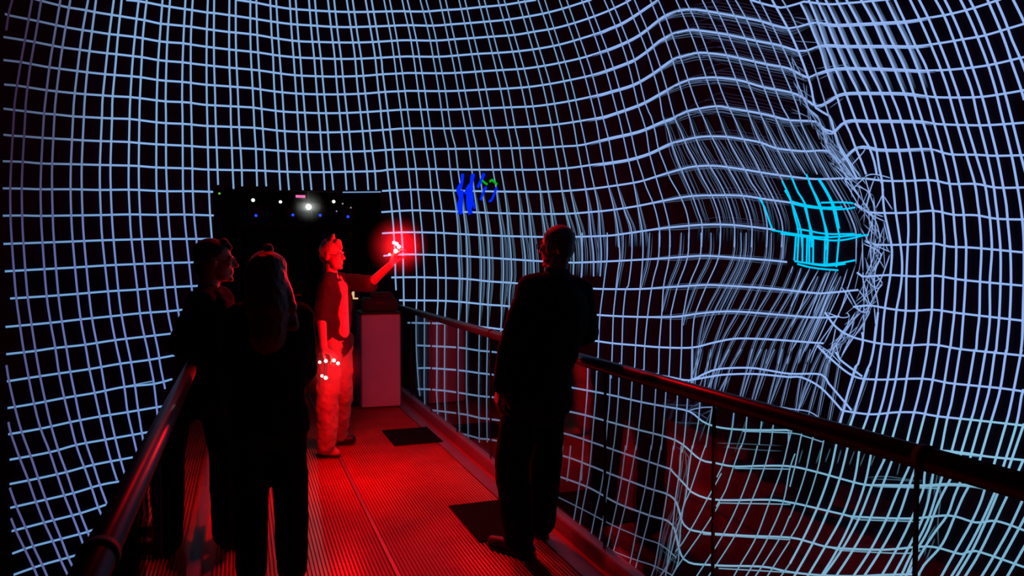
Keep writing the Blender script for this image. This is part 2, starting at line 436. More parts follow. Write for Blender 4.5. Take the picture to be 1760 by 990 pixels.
# verticals left of and above the doorway: columns of x at fixed heights
rows = [
    (0, 0, [235, 305, 450, 525, 660, 720, 855, 915, 1045, 1105, 1225, 1283, 1400, 1455, 1570, 1620, 1735]),
    (0, 57, [190, 265, 408, 482, 615, 688, 822, 888, 1017, 1078, 1207, 1265, 1387, 1442, 1562, 1618, 1733]),
    (0, 113.6, [145, 222, 368, 445, 583, 657, 795, 867, 995, 1065, 1190, 1255, 1378, 1440, 1560, 1620, 1735]),
    (0, 170, [107, 190, 338, 415, 555, 635, 770, 845, 980, 1053, 1182, 1250, 1375, 1442, 1562, 1628, 1745]),
    (0, 200, [97, 183, 325, 405, 547, 628, 765, 842, 975, 1050, 1180, 1252, 1378, 1445, 1565, 1630, 1745]),
    (0, 282, [77, 163, 305, 388, 530, 612, 750, 830, 968, 1045, 1178, 1253, 1380, 1452, 1573, 1645, 1758]),
    (0, 325, [70, 157, 300, 387, 527, 612, 750, 832, 968, 1047, 1180, 1260, 1382, 1455, 1578, None, None]),
    (0, 369, [72, 160, 303, 392, 532, 618, 757, 840, 977, 1055, 1190, 1270, 1392, 1465, 1587, None, None]),
    (0, 409, [80, 167, 312, 400, 542, 628, 767, 852, 988, 1068, 1205, 1284, 1408, 1482, 1600, None, None]),
    (0, 500, [110, 197, 342, 432, 578, 665, 810, 890, 1035, 1112, 1245, 1325, 1450, 1530, None, None, None]),
    (0, 550, [138, 226, 372, 460, 605, 692, 837, 920, 1062, 1144, 1278, 1355, None, None, None, None, None]),
    (0, 600, [170, 260, 413, 497, 645, 735, 880, 965, 1110, 1190, 1330, None, None, None, None, None, None]),
]
for i in range(17):
    ln = [(x0 + r[i] / K, y) for x0, y, r in rows if r[i] is not None]
    if i == 15: ln[-1] = (375, 318)
    if i == 16: ln.append((401.5, 325))
    V.append(ln)
ext = ['210 217 250 412 300 600 370 780 430 950', '295 200 337 398 380 580 435 765 515 990', '440 183 480 370 525 550 570 725 630 890 665 990',
       '525 170 563 355 600 535 645 710 700 870 740 990', '670 150 710 330 750 510 790 683 835 850 880 990', '760 135 790 315 825 490 865 670 905 830 945 970',
       '905 110 935 285 960 475 1000 650 1035 800', '985 95 1015 270 1040 460 1080 700', '1125 80 1160 260 1190 520', '1210 130 1245 300']
for i, s in enumerate(ext): V[i] += tp(0, 600, s)
V[0] = V[0][:-1] + tp(0, 765, '425 220 480 380 540 530 595 670 630 770')
V[1] = V[1][:-1] + tp(0, 765, '495 200 550 365 600 510 655 650 670 690')
V[2] = V[2][:-1] + tp(0, 765, '630 160 685 315 735 465 765 535')
V[3] = V[3][:-1] + tp(0, 765, '700 145 750 300 805 450')
V += [tp(0, 0, '85 0 65 70 50 150 38 230'),
      tp(0, 600, '40 120 60 243 105 440 155 620 225 810') + tp(0, 765, '280 245 340 412 395 560 455 705 510 850 550 930'),
      tp(0, 600, '55 550 75 640 140 820') + tp(0, 765, '205 260 265 430 325 580 390 720 450 860 510 990'),
      tp(0, 765, '65 320 115 460 185 620 245 765 310 900 350 990'), tp(0, 765, '75 550 110 640 180 785 245 920 275 990')]
# above the doorway, x0=350
rows = [
    (350, 0, [243, 353, 398, 503, 548, 650, 695, 795, 840, 938, 985, 1080, 1125, 1222, 1268, 1365, 1408, 1503, 1545, 1645, 1690]),
    (350, 57, [243, 353, 405, 513, 562, 665, 713, 815, 863, 967, 1013, 1117, 1160, 1265, 1310, 1413, 1457, 1562, 1605, 1710, 1757]),
    (350, 100, [247, 358, 414, 525, 575, 680, 730, 835, 885, 990, 1038, 1143, 1190, 1295, 1340, 1443, 1487, 1595, 1640, 1745, 1790]),
    (350, 150, [257, 370, 428, 533, 592, 695, 748, 852, 905, 1007, 1060, 1162, 1215, 1317, 1370, 1470, 1523, 1625, 1677, 1783, 1832]),
    (350, 225, [270, 385, 448, 553, 612, 717, 775, 880, 937, 1040, 1098, 1200, 1255, 1357, 1412, 1515, 1568, 1673, 1725, 1828, 1880]),
    (350, 259, [280, 395, 458, 563, 622, 727, 785, 892, 948, 1055, 1113, 1215, 1273, 1378, 1430, 1537, 1592, 1693, 1750, None, None]),
    (350, 291, [288, 400, 465, 570, 632, 737, 800, 905, 965, 1068, 1130, 1232, 1292, 1390, 1447, 1553, 1612, 1715, 1767, None, None]),
    (350, 327, [292, 405, 475, 580, 645, 750, 815, 915, 980, 1080, 1145, 1243, 1303, 1408, 1465, 1570, 1627, 1730, 1788, None, None]),
]
tails = {13: '105 500 120 660 130 830 133 990', 14: '165 500 180 660 190 830 193 990', 15: '265 500 280 660 290 830 297 990', 16: '325 500 340 660 350 830 357 990',
         17: '430 500 445 660 452 830 460 990', 18: '490 500 505 660 515 830 520 990',
         19: '533 0 553 180 575 340 600 500 615 660 620 830 627 990', 20: '590 0 612 180 635 340 655 500 675 660 685 830 687 990'}
low = {13: '135 160 138 215', 14: '195 200 197 345', 15: '297 300 293 400 295 640', 16: '357 300 357 500 357 720 355 900', 17: '460 300 453 450 452 900 450 990',
       18: '520 300 512 450 510 990', 19: '622 300 615 500 613 990', 20: '680 300 678 500 678 990'}
for i in range(21):
    ln = [(x0 + r[i] / K, y) for x0, y, r in rows if r[i] is not None]
    if i in tails: ln += tp(650, 250, tails[i])
    if i in low: ln += tp(650, 450, low[i])
    if i == 15: ln += [(720, 650), (723, 680)]
    if i in (16, 17): ln += [(ln[-1][0] + 1, 690), (ln[-1][0] + 3, 735)]
    if i in (18, 19, 20): ln += [(ln[-1][0] + 2, 720), (ln[-1][0] + 4, 800)]
    V.append(ln)
# middle verticals, x0=700 tile then the one below it
topx = [253, 298, 400, 445, 548, 593, 695, 743, 848, 895, 1000, 1050, 1160, 1215, 1330, 1378, 1500, 1553]
midC = [(345, 422), (393, 420), (497, 410), (545, 408), (652, 402), (697, 400), (808, 395), (855, 388), (960, 375), (1008, 367), (1115, 345), (1160, 338), (1270, 310), (1318, 293), (1425, 262), (1472, 245), (1585, 200), (1630, 185)]
midE = [(395, 687), (445, 685), (550, 680), (605, 677), (715, 672), (770, 670), (875, 665), (930, 658), (1035, 645), (1090, 635), (1195, 615), (1245, 605), (1355, 580), (1410, 568), (1515, 540), (1570, 515), (1680, 480), (1730, 455)]
midG = [(450, 970), (500, 970), (605, 969), (660, 968), (770, 965), (825, 963), (935, 960), (990, 955), (1100, 945), (1155, 940), (1265, 925), (1320, 915), (1435, 895), (1490, 885), (1600, 855), (1660, 840), (1760, 810), (1815, 790)]
bot = ['693 0 717 180 735 340 757 500 775 660 788 830 790 990', '750 0 775 180 795 340 820 500 840 660 850 830 853 990',
       '853 0 877 180 905 340 922 500 945 660 955 830 958 990', '913 0 938 180 965 340 985 500 1000 660 1015 830 1020 990',
       '1015 0 1040 180 1065 340 1085 500 1100 660 1122 830 1125 990', '1075 0 1100 180 1125 340 1150 500 1168 660 1183 830 1190 990',
       '1178 0 1208 180 1235 340 1250 500 1275 660 1290 830 1290 990', '1240 0 1270 180 1295 340 1320 500 1340 660 1350 830 1350 990',
       '1345 0 1378 180 1400 340 1430 500 1470 660 1490 830 1485 990', '1405 0 1440 180 1465 340 1500 500 1540 660 1555 830 1550 990',
       '1515 0 1550 180 1580 340 1605 500 1620 660 1640 830 1640 990', '1580 0 1615 180 1650 340 1680 500 1690 660 1700 830 1690 990']
low = ['783 300 775 500 770 990', '842 300 838 500 830 990', '947 300 942 430 930 700 925 990', '1005 230 1000 400 990 990', '1115 200 1100 500', '1180 200 1170 500']
botlines = []
for i in range(18):
    ln = [(700 + topx[i] / K, 0)] + T(700, 0, [midC[i], midE[i], midG[i]])
    if i < len(bot): ln += tp(650, 250, bot[i])
    if i < len(low): ln += tp(650, 450, low[i])
    if i < 2: ln += [(ln[-1][0] + 1, 760)]
    if i >= 12:
        ln += {12: tp(650, 250, '1690 0 1725 180') + tp(1050, 200, '0 560 40 720 65 870 70 990'), 13: tp(1050, 200, '0 200 15 290 60 520 110 700 165 850 170 990'),
               14: tp(1050, 200, '70 0 100 130 135 290 160 400 185 510 215 680 250 870 255 990'), 15: tp(1050, 200, '130 0 165 130 200 290 245 430 280 540 340 680 380 860 380 990'),
               16: tp(1050, 200, '245 0 280 120 300 260 330 380 370 520 410 650 455 840 460 990'), 17: tp(1050, 200, '315 0 350 130 370 240 420 370 460 470 540 610 590 740 605 850 600 990')}[i]
    V.append(ln)
t5 = [
    '10 0 75 170 130 310 185 450 235 600 285 780 330 960 370 1100', '125 0 175 120 230 250 280 380 330 540 375 700 415 900 470 1100',
    '190 0 230 95 285 220 335 360 390 520 440 690 480 850 540 1000', '310 0 370 150 425 300 480 460 530 630 580 800 610 900 660 1050',
    '370 0 430 140 485 290 545 450 600 610 660 780 700 880 770 1040', '505 0 560 120 620 260 680 420 740 600 790 750 850 900 900 1050',
    '575 0 640 130 700 270 760 430 820 600 880 760 930 860 990 1000', '705 0 770 130 840 290 900 440 960 600 1020 760 1080 920 1130 1040',
    '780 0 850 140 910 280 980 440 1040 600 1100 750 1150 870 1210 1010', '890 0 960 140 1030 290 1100 470 1160 640 1220 800 1270 930 1330 1060',
    '955 0 1030 130 1100 290 1180 470 1240 640 1310 820 1390 1000', '1065 0 1150 160 1220 310 1290 490 1370 680 1430 840 1500 990 1560 1120',
    '1135 0 1220 170 1300 340 1380 520 1440 680 1510 830 1560 930 1630 1080', '1230 0 1290 110 1350 220 1410 350 1470 500 1520 650 1560 820 1610 990 1660 1130',
    '1305 0 1370 110 1430 240 1490 370 1550 520 1600 690 1650 860 1690 990 1740 1120']
t5 = [[p for p in tp(1050, 0, s) if p[1] < 192] for s in t5]
FAN = [
    '405 0 440 90 480 230 520 340 570 460 630 600 680 740 705 820 700 990', '490 0 540 110 590 230 650 340 710 470 780 600 830 740 845 850 840 990',
    '605 0 650 150 700 260 760 370 820 470 880 590 930 740 950 850 945 990', '710 0 770 140 830 250 890 370 950 480 1010 600 1060 740 1080 850 1075 990',
    '835 0 890 150 950 270 1020 390 1080 510 1140 600 1180 740 1195 850 1190 990', '940 0 1000 140 1050 240 1110 350 1170 480 1240 620 1290 750 1310 850 1300 990',
    '1060 0 1120 150 1190 270 1250 390 1310 490', '1150 0 1220 150 1290 290 1380 460', '1250 0 1310 140 1390 290 1480 440', '1345 0 1420 150 1490 280 1570 440',
    '1450 60 1530 230 1610 380 1700 540 1790 700 1855 860 1860 990', '1570 0 1610 110 1650 250 1710 330 1790 470', '1660 0 1700 130 1740 250 1790 330 1870 480']
FAN = [tp(1050, 200, s) for s in FAN]
FAN = FAN[:12] + [FAN[12]]
for i in range(1, 15):
    V.append(t5[i] + (FAN[i - 1] if i - 1 < len(FAN) else tp(1050, 0, ('1650 860 1690 990 1740 1120'))))
CY = [tp(1050, 200, s) for s in ('1310 490 1370 620 1400 740 1430 870 1425 990', '1330 560 1375 640 1420 760 1450 870 1460 990', '1380 460 1430 580 1480 660 1510 800 1530 870 1530 990',
      '1490 440 1540 560 1590 660 1620 790 1650 900 1640 1010', '1510 500 1560 610 1600 720 1630 840 1640 930', '1575 470 1630 560 1680 660 1710 790 1740 920', '1590 480 1650 580 1700 690 1735 850',
      '1140 620 1180 690 1210 780 1235 850', '1480 690 1520 860 1510 990')]
CY += [tp(1050, 200, s) for s in ('1370 640 1450 665 1600 690 1760 688', '1400 665 1520 690 1700 705 1800 700 1855 690', '1600 655 1760 652 1840 660', '1300 888 1400 900 1600 930 1700 940 1800 930 1900 905 1955 895',
      '1230 860 1400 890 1600 915 1760 908 1900 895', '1420 850 1530 870 1640 890 1850 890')]
CY += [tp(1360, 400, s) for s in ('50 30 38 210', '70 30 60 220', '100 30 98 230', '135 30 130 235', '150 40 150 240', '180 40 178 240', '268 40 262 235', '290 50 280 240', '370 40 350 260',
       '40 215 150 232 270 240 400 225 490 208', '60 235 150 260 260 275 365 283', '100 225 270 250 420 235')]
RR = [
    [tp(1360, 0, '80 30 130 130 180 260 230 380 270 520 320 660 360 760 400 900 450 1010'), tp(1360, 200, '490 240 530 330 570 440')],
    [tp(1360, 0, '140 0 210 170 260 320 310 440 350 550 410 690 480 880'), tp(1360, 200, '530 130 590 230 630 340 650 440')],
    [tp(1360, 0, '200 0 280 180 340 330 400 470 450 580 510 700'), tp(1360, 200, '570 0 640 220 670 400 690 490 705 700 740 870'), tp(1360, 400, '765 130 755 300 740 400 715 550 700 680 690 830'), tp(1360, 600, '680 0 650 200 620 350 590 480 545 605')],
    [tp(1360, 0, '265 0 350 180 430 370 480 480 530 580 590 700'), tp(1360, 200, '650 0 720 250 765 470 785 640 795 730 815 860'), tp(1360, 400, '840 180 840 330 820 480 800 580 785 740 770 860'), tp(1360, 600, '765 0 740 190 700 380 670 480 625 625')],
    [tp(1360, 0, '345 0 430 170 500 320 570 480 620 580 680 700'), tp(1360, 200, '745 0 815 250 860 490 875 600 885 730 890 860'), tp(1360, 400, '885 100 875 330 870 580 850 750 835 860'), tp(1360, 600, '830 0 800 200 770 340 735 480 690 645')],
    [tp(1360, 0, '420 0 500 150 590 340 660 500 700 570 770 740'), tp(1360, 200, '825 0 895 250 940 480 960 650 965 730 968 860'), tp(1360, 400, '965 100 960 330 955 580 935 770 915 870'), tp(1360, 600, '915 0 880 200 850 380 820 490 770 665')],
    [tp(1360, 0, '530 0 620 160 690 320 750 450 830 640 880 760'), tp(1360, 200, '915 0 990 250 1040 490 1065 650 1080 720 1085 850'), tp(1360, 400, '1085 90 1075 330 1070 580 1050 740 1040 850'), tp(1360, 600, '1035 0 995 220 960 380 930 490 880 695')],
    [tp(1360, 0, '610 0 700 180 770 330 850 490 920 680'), tp(1360, 200, '985 0 1065 250 1115 490 1140 640 1150 740 1160 860'), tp(1360, 400, '1165 90 1155 340 1145 590 1130 740 1120 860'), tp(1360, 600, '1115 0 1080 210 1045 380 1015 490 955 715')],
    [tp(1360, 0, '720 0 800 170 870 310 950 500 1010 670'), tp(1360, 200, '1070 0 1150 280 1200 490 1225 650 1235 745 1245 870'), tp(1360, 400, '1255 110 1250 350 1240 600 1225 740 1210 870'), tp(1360, 600, '1205 0 1165 250 1140 380 1115 500 1060 740')],
    [tp(1360, 0, '785 0 860 160 940 340 1020 500 1080 680'), tp(1360, 200, '1145 0 1225 280 1275 510 1300 660 1312 750 1320 870'), tp(1360, 400, '1330 110 1325 360 1310 610 1300 740 1290 880'), tp(1360, 600, '1285 0 1245 250 1215 420 1190 510 1140 760')],
    [tp(1360, 0, '900 0 980 160 1060 340 1130 510 1190 680'), tp(1360, 200, '1245 0 1330 290 1395 510 1420 680 1430 760'), tp(1360, 400, '1445 110 1435 370 1430 620 1415 760 1405 890'), tp(1360, 600, '1395 0 1350 260 1310 440 1285 530 1220 770')],
    [tp(1360, 0, '970 0 1040 140 1130 340 1200 520 1270 720'), tp(1360, 200, '1315 0 1400 280 1470 510 1495 660 1510 770'), tp(1360, 400, '1525 120 1510 370 1510 630 1495 800 1480 900'), tp(1360, 600, '1480 0 1430 280 1390 460 1365 540 1290 790')],
    [tp(1360, 0, '1095 0 1160 120 1230 290 1300 490 1370 680'), tp(1360, 200, '1415 0 1490 300 1535 510 1555 660 1570 780'), tp(1360, 400, '1590 130 1590 380 1580 640 1565 800 1555 910'), tp(1360, 600, '1550 0 1510 280 1470 440 1440 540 1360 820')],
    [tp(1360, 0, '1165 0 1240 150 1310 320 1380 520 1440 700'), tp(1360, 200, '1490 0 1565 300 1610 530 1635 680 1645 790'), tp(1360, 400, '1665 130 1670 390 1660 650 1645 820 1635 920'), tp(1360, 600, '1635 0 1590 290 1545 460 1520 540 1430 845')],
    [tp(1360, 0, '1285 0 1350 130 1410 270 1490 480 1550 670'), tp(1360, 200, '1600 0 1675 300 1720 540 1745 700 1765 900'), tp(1360, 400, '1768 300 1762 550 1755 800 1740 930'), tp(1360, 600, '1750 0 1690 310 1650 500 1630 570 1540 870')],
    [tp(1360, 0, '1355 0 1410 110 1480 280 1550 470 1610 660'), tp(1360, 200, '1670 0 1745 300 1780 430')],
    [tp(1360, 600, '1765 300 1750 350 1710 570 1610 890')], [tp(1360, 600, '1770 560 1755 600 1655 890')], [tp(1360, 600, '1765 830 1720 930')],
    [tp(1360, 0, '1490 0 1560 160 1620 310 1670 460 1740 660 1770 760')], [tp(1360, 0, '1555 0 1620 150 1680 310 1750 470 1790 580')], [tp(1360, 0, '1685 0 1750 130 1800 240')],
]
V += [sum(r, []) for r in RR]
V += [tp(1360, 400, '540 750 545 830 510 990') + tp(1360, 600, '490 130 470 200 440 300 415 400 375 560'), tp(1360, 400, '660 600 630 850 600 990') + tp(1360, 600, '580 150 555 220 520 340 490 450 450 580')]
V += [tp(1360, 765, s) for s in (
    '70 0 35 170 0 310', '160 0 120 190 60 380 0 540', '245 0 205 190 140 400 60 600 0 700', '345 0 295 220 205 470 100 700 0 890', '430 20 375 240 285 490 180 720 30 990',
    '520 30 480 270 395 520 270 750 130 990', '610 50 560 290 470 540 350 790 230 990', '725 70 620 290 520 540 390 780 245 990', '775 90 690 310 600 550 475 780 340 990',
    '910 130 820 320 720 560 600 790 470 990', '955 140 890 320 805 560 680 790 550 990', '1010 260 1000 340 910 560 790 800 680 990', '1085 180 1040 420 985 580 890 770 770 990',
    '1155 210 1100 380 1040 560 940 760 830 990', '1230 220 1180 310 1110 450 1040 640 960 780 870 990', '1300 240 1240 380 1190 520 1100 640 1020 760 900 960',
    '1375 260 1300 400 1240 540 1150 740 1010 900 960 990', '1480 290 1450 400 1370 580 1240 810 1140 990', '1560 325 1450 570 1330 800 1215 990', '1590 310 1480 570 1370 800 1255 990',
    '1665 330 1550 570 1430 810 1320 990', '1790 340 1660 620 1530 850 1445 990', '1790 515 1600 860 1520 990', '1790 730 1640 990')]
t6 = ['205 0 205 180 190 300 175 420 150 620 140 820 135 950 130 1050', '15 0 15 220 5 370 -10 560', '290 0 300 180 285 300 272 425 252 620 245 830 240 975 235 1100',
      '395 0 390 200 365 400 345 430 325 630 318 840 313 990 312 1010', '475 0 475 190 455 420 435 630 420 850 415 990 410 1040', '600 0 595 190 560 330 540 430 510 640 490 850 485 990 484 1045',
      '680 0 675 190 635 390 620 600 600 860 597 990 592 1080', '825 0 815 190 740 400 700 560 687 640 683 870 678 990 672 1100', '920 0 910 190 830 390 790 580 775 650 770 860 765 990 759 1120',
      '1065 0 1050 190 960 400 880 600 860 700 850 860 848 990 843 1150']
V += [tp(1000, 400, s) for s in t6]
VT = ['320 0 315 180 290 310 270 425', '520 0 510 200 480 330 455 420', '760 0 745 200 670 400 615 600', '985 0 975 190 870 410 790 630 775 700',
      '1165 0 1155 180 1060 390 950 600 900 800 880 990', '1210 0 1205 190 1110 400 1000 620 930 800 895 900 870 990', '1295 0 1285 190 1200 390 1100 600 1010 850 960 990',
      '1405 0 1395 200 1300 390 1190 600 1080 800 1020 990', '1440 0 1430 200 1360 400 1260 620 1160 800 1060 990', '1520 0 1515 200 1440 420 1330 610 1240 810 1150 990',
      '1600 260 1520 450 1420 620 1320 820 1270 990', '1660 270 1600 430 1480 640 1380 830 1310 990', '1720 290 1640 440 1560 640 1460 830 1400 990', '1790 330 1730 470 1620 640 1530 830 1490 990',
      '1860 300 1790 450 1700 620 1600 830 1560 990', '1930 280 1850 460 1770 640 1680 830 1640 990', '1540 0 1525 200', '1250 0 1240 190 1150 400 1040 620', '1840 470 1660 830', '1960 330 1830 630 1740 830']
V_THIN = [tp(1000, 400, s) for s in VT]
V_THIN += [tp(960, 600, s) for s in (
    '1025 0 1020 250', '1090 0 1035 220', '1160 0 1110 290', '1230 0 1180 200 1155 310', '1300 0 1230 150 1190 300', '1390 0 1310 140 1250 330', '1300 180 1225 320', '1470 0 1430 170 1380 360',
    '1540 0 1460 170 1395 370', '1580 0 1540 150 1470 380', '1640 0 1570 160 1490 390', '1700 0 1650 190 1590 410', '1755 30 1690 200 1605 420', '1750 190 1690 440')]
V_THIN += [tp(1360, 600, s) for s in ('75 0 20 160 0 220', '150 0 100 170 75 230 40 450', '150 250 65 450', '240 0 160 170 100 320 60 450', '290 80 260 220 205 520', '370 90 340 260 290 550', '200 250 140 480',
                                    '500 130 420 380 360 560', '590 150 500 420 435 585', '290 0 235 140 195 260', '340 0 275 120 230 300')]
V += [tp(960, 600, s) for s in (
    '235 60 230 300 215 500 200 700 185 990', '305 60 295 330 280 520 265 700 250 880', '405 120 400 350 385 530 370 700', '475 100 465 360 450 560 430 740', '575 150 560 400 545 590 525 760',
    '650 150 640 400 620 600 600 760', '757 180 742 430 730 640 715 760', '833 200 820 430 800 660 790 760', '920 220 910 450 895 680 885 760', '1000 240 985 480 965 700 948 780',
    '1090 300 1075 550 1040 700 1030 750', '1190 380 1150 620 1130 740', '1350 400 1330 600 1300 740', '1445 420 1430 620 1395 740', '1560 450 1530 720', '1650 470 1620 720', '1755 500 1750 700')]
V += [tp(960, 765, s) for s in (
    '430 0 405 200 380 360 350 560 320 720', '520 0 490 250 455 440 415 620 380 780 360 870', '600 0 570 180 545 300 515 470 470 650 425 810 410 890', '715 0 690 180 670 320 630 500 595 680 560 860 525 990',
    '790 0 765 150 735 350 700 530 655 710 610 870 580 990', '885 0 860 190 830 400 800 580 770 760 740 920 715 990', '945 0 930 200 900 400 880 600 850 800 825 990',
    '1030 0 1000 200 985 350 950 500 920 600 880 760 840 900 780 990', '1130 0 1070 170 1010 350 960 470 930 720 920 880 870 990', '1300 330 1190 320 1140 410 1060 560 950 740 900 800'.replace('1300 330 ', '1250 210 '),
    '1240 430 1185 525 1090 670 960 850 890 950', '1300 0 1250 170 1215 240', '1395 0 1340 160 1280 340 1210 460', '1520 0 1470 190 1380 430 1280 640 1180 810 1120 900 1060 990',
    '1615 0 1570 170 1470 430 1350 680 1215 895 1150 990', '1745 0 1700 180 1610 420 1510 690 1390 900 1340 990', '1800 60 1760 180 1710 430 1600 690 1490 890 1430 990',
    '1760 530 1690 690 1560 900 1500 990', '1760 720 1640 910 1590 990', '1760 890 1690 990',
    '45 0 30 150 10 300', '105 0 90 160 75 270', '200 0 190 130 170 300 145 460 120 610', '265 0 250 160 225 320 190 500 160 680', '355 200 330 350 290 520 255 700')]

# wispy strands where the projectors overlap on the bulge and in the fold
G = []
rnd = random.Random(3)


def clipx(ln, a, b):
    return [p for p in ln if a <= p[0] <= b]


for ln in (HC, HD, HE, HF, HG, HH, HI, HJ3, HK3, HL3, HM3, HN3, HO3):
    seg = crom(ln, 3)
    big = ln[-1] and ln in (HD, HE, HF, HG, HH)
    strands = [(3, .50), (5.5, .42), (8, .34), (-3, .30), (10.5, .26)] if big else [(3, .42), (5, .32), (-3.5, .26)]
    for dy, br in strands:
        s = []
        for x, y in clipx(seg, 1085, 1425):
            fan = min(1.0, max(0.0, (x - 1085) / 90.0)) * min(1.0, max(0.1, (1425 - x) / 60.0))
            s.append((x, y + dy * fan + math.sin(x * .045 + dy) * 0.8))
        if len(s) > 3: G.append((s, 1.1, br, 'h'))
    if ln in (HD, HE, HF, HG, HH, HI, HJ3, HK3, HL3):
        for dy, br in ((-8, .26), (-13, .22)) + (((-19, .16), (-25, .14), (14, .14)) if big else ()):
            x0 = 1180 + rnd.uniform(-20, 30)
            s = [(x, y + dy * min(1, (x - x0) / 60 + .15) + (x - 1200) * .012) for x, y in clipx(seg, x0, 1400)]
            if len(s) > 3: G.append((s, 1.0, br, 'hp'))
for ln in V:
    mx = sum(p[0] for p in ln) / len(ln)
    if 770 < mx < 1080 and min(p[1] for p in ln) < 60:      # the fan of faint copies left of the bulge
        seg = crom(ln, 4)
        for sg, br in ((-1.0, .55), (-.55, .4), (.55, .42), (1.0, .5)):
            s = []
            for x, y in seg:
                if 315 < y < 565:
                    amp = min(1, (y - 315) / 110) * min(1, (565 - y) / 60) * min(7.0, 3.2 + (mx - 770) / 40)
                    s.append((x + sg * amp, y))
            if len(s) > 3: G.append((s, 1.2, br, 'v'))
for ln in FAN:
    seg = crom(ln, 3)
    for sg, br in ((-9, .36), (-6, .30), (-3.2, .42), (4, .40), (7.5, .32), (11, .25)):
        s = [(x + sg * min(1, max(0, (y - 175) / 90)) + math.sin(y * .03 + sg) * 1.2, y) for x, y in seg if 190 < y < 420]
        if len(s) > 3: G.append((s, 1.05, br, 'v'))
for ln in list(V_THIN):
    seg = crom(ln, 3)
    for sg, br in ((-3.0, .45), (3.4, .38)):
        G.append(([(x + sg + math.sin(y * .05) * .6, y) for x, y in seg], 1.0, br, 'v'))
for r in RR[:9]:
    for sg, br in ((2.2, .62), (4.2, .5), (6.0, .36)):
        s = [(x + sg, y) for x, y in crom(r[0], 4) if y < 165]
        if len(s) > 3: G.append((s, 1.6, br, 'v'))
for s in ('0 150 120 190 200 215', '20 130 150 150 300 160', '10 310 150 320 300 330', '0 400 90 430', '0 470 130 560', '0 520 110 600', '0 560 120 620', '20 640 190 760', '0 700 130 760 230 800', '0 850 120 880 200 960', '150 720 200 800', '0 820 160 900',
          '190 520 330 500 430 490', '210 600 350 540', '220 560 330 515', '260 760 390 700', '290 820 400 740', '240 790 330 730', '340 970 450 920', '400 950 490 915', '380 940 440 905'):
    G.append((crom(tp(1360, 0, s), 4), 1.1, .5, 'h'))
for ln in (HC, HD, HE, HF, HG, HH, HI):
    seg = crom(ln, 4)
    for a_, b_, dy in ((1400, 1610, 2.6), (1010, 1170, 2.4)):
        n_ = clipx(seg, a_, b_)
        if len(n_) > 3: G.append(([(x, y + dy) for x, y in n_], 2.4, .8, 'b'))
for ln in (HQ3, HR3, HS3):
    n_ = clipx(crom(ln, 4), 1500, 1700)
    if len(n_) > 3: G.append(([(x, y + 2.6) for x, y in n_], 2.0, .8, 'b'))
for s in ('495 40 492 240', '540 40 545 300 552 560 545 750', '20 250 0 310', '85 262 0 480', '150 260 60 450 0 570', '215 275 130 430 60 600 0 720', '270 290 210 450 150 600 60 800 0 900',
          '360 300 290 450 230 600 160 760 60 990', '430 270 380 420 300 600 220 780 120 990', '490 240 430 420 370 600 310 700 200 860 150 990', '300 280 240 440 170 620', '440 450 360 620 250 840', '330 400 270 520 200 700 110 900'):
    G.append((crom(tp(1360, 400, s), 4), 1.5, .8, 'b'))
# web of strands along the fold
NODES = [(1366, 100), (1376, 140), (1388, 180), (1402, 215), (1420, 238), (1432, 262), (1447, 284), (1462, 300), (1478, 318), (1488, 342), (1493, 362), (1500, 388), (1507, 412), (1508, 440), (1500, 468), (1490, 492),
         (1486, 522), (1474, 545), (1458, 566), (1444, 588), (1430, 606)]
for k in range(85):
    i = min(len(NODES) - 2, int(rnd.random() ** .8 * (len(NODES) - 1)))
    j = max(0, min(len(NODES) - 1, i + rnd.choice((1, 1, 2, 2, 3))))
    wd = 12 if i < 6 else 24 if i < 17 else 20
    a = (NODES[i][0] + rnd.uniform(-wd, wd), NODES[i][1] + rnd.uniform(-8, 8))
    b = (NODES[j][0] + rnd.uniform(-wd, wd), NODES[j][1] + rnd.uniform(-8, 8))
    G.append(([a, ((a[0] + b[0]) / 2 + rnd.uniform(-2, 2), (a[1] + b[1]) / 2), b], rnd.choice((.9, 1.1, 1.4)), rnd.uniform(.4, .8), 'w'))
for s in ('560 450 640 440 760 470', '490 240 560 250 480 350', '410 300 520 240', '450 380 560 260', '460 560 540 480 600 440 690 450', '560 460 600 600 640 700', '640 450 600 560 570 700', '650 450 700 560 640 700', '700 600 770 710', '480 520 590 580 560 700',
          '500 660 600 740 720 800', '540 700 640 790 680 960', '560 720 620 760 560 960', '620 780 600 990', '700 790 740 960', '720 800 760 960', '640 740 700 760', '320 380 480 560 600 720', '300 270 420 450 540 640', '380 330 500 500',
          '400 470 470 600 540 720', '330 150 420 300 530 470'):
    G.append((crom(tp(1360, 200, s), 4), 1.5, .85, 'w'))
for s in ('540 40 545 300', '600 40 610 300', '640 40 620 200 560 330', '700 140 640 280 630 420', '750 160 690 330 640 420', '540 80 680 160 620 300', '600 80 760 150', '560 340 640 420 690 380 620 300', '540 330 570 450 600 560', '620 330 640 440 660 560 650 680',
          '690 380 620 500 560 640', '510 430 580 530 540 560', '380 400 470 550', '420 410 500 560 530 590', '470 550 540 600 600 590', '630 560 640 700 630 800', '600 590 540 700 440 840 370 960', '530 600 440 700 330 870 290 990',
          '490 600 400 740 300 880', '340 720 320 820 290 930', '270 600 380 640 440 630 420 600', '340 820 370 950 420 990', '400 770 300 900', '450 790 380 940', '200 840 290 900 380 990', '240 860 280 960', '560 640 545 830', '640 690 625 830'):
    G.append((crom(tp(1360, 400, s), 4), 1.5, .85, 'w'))
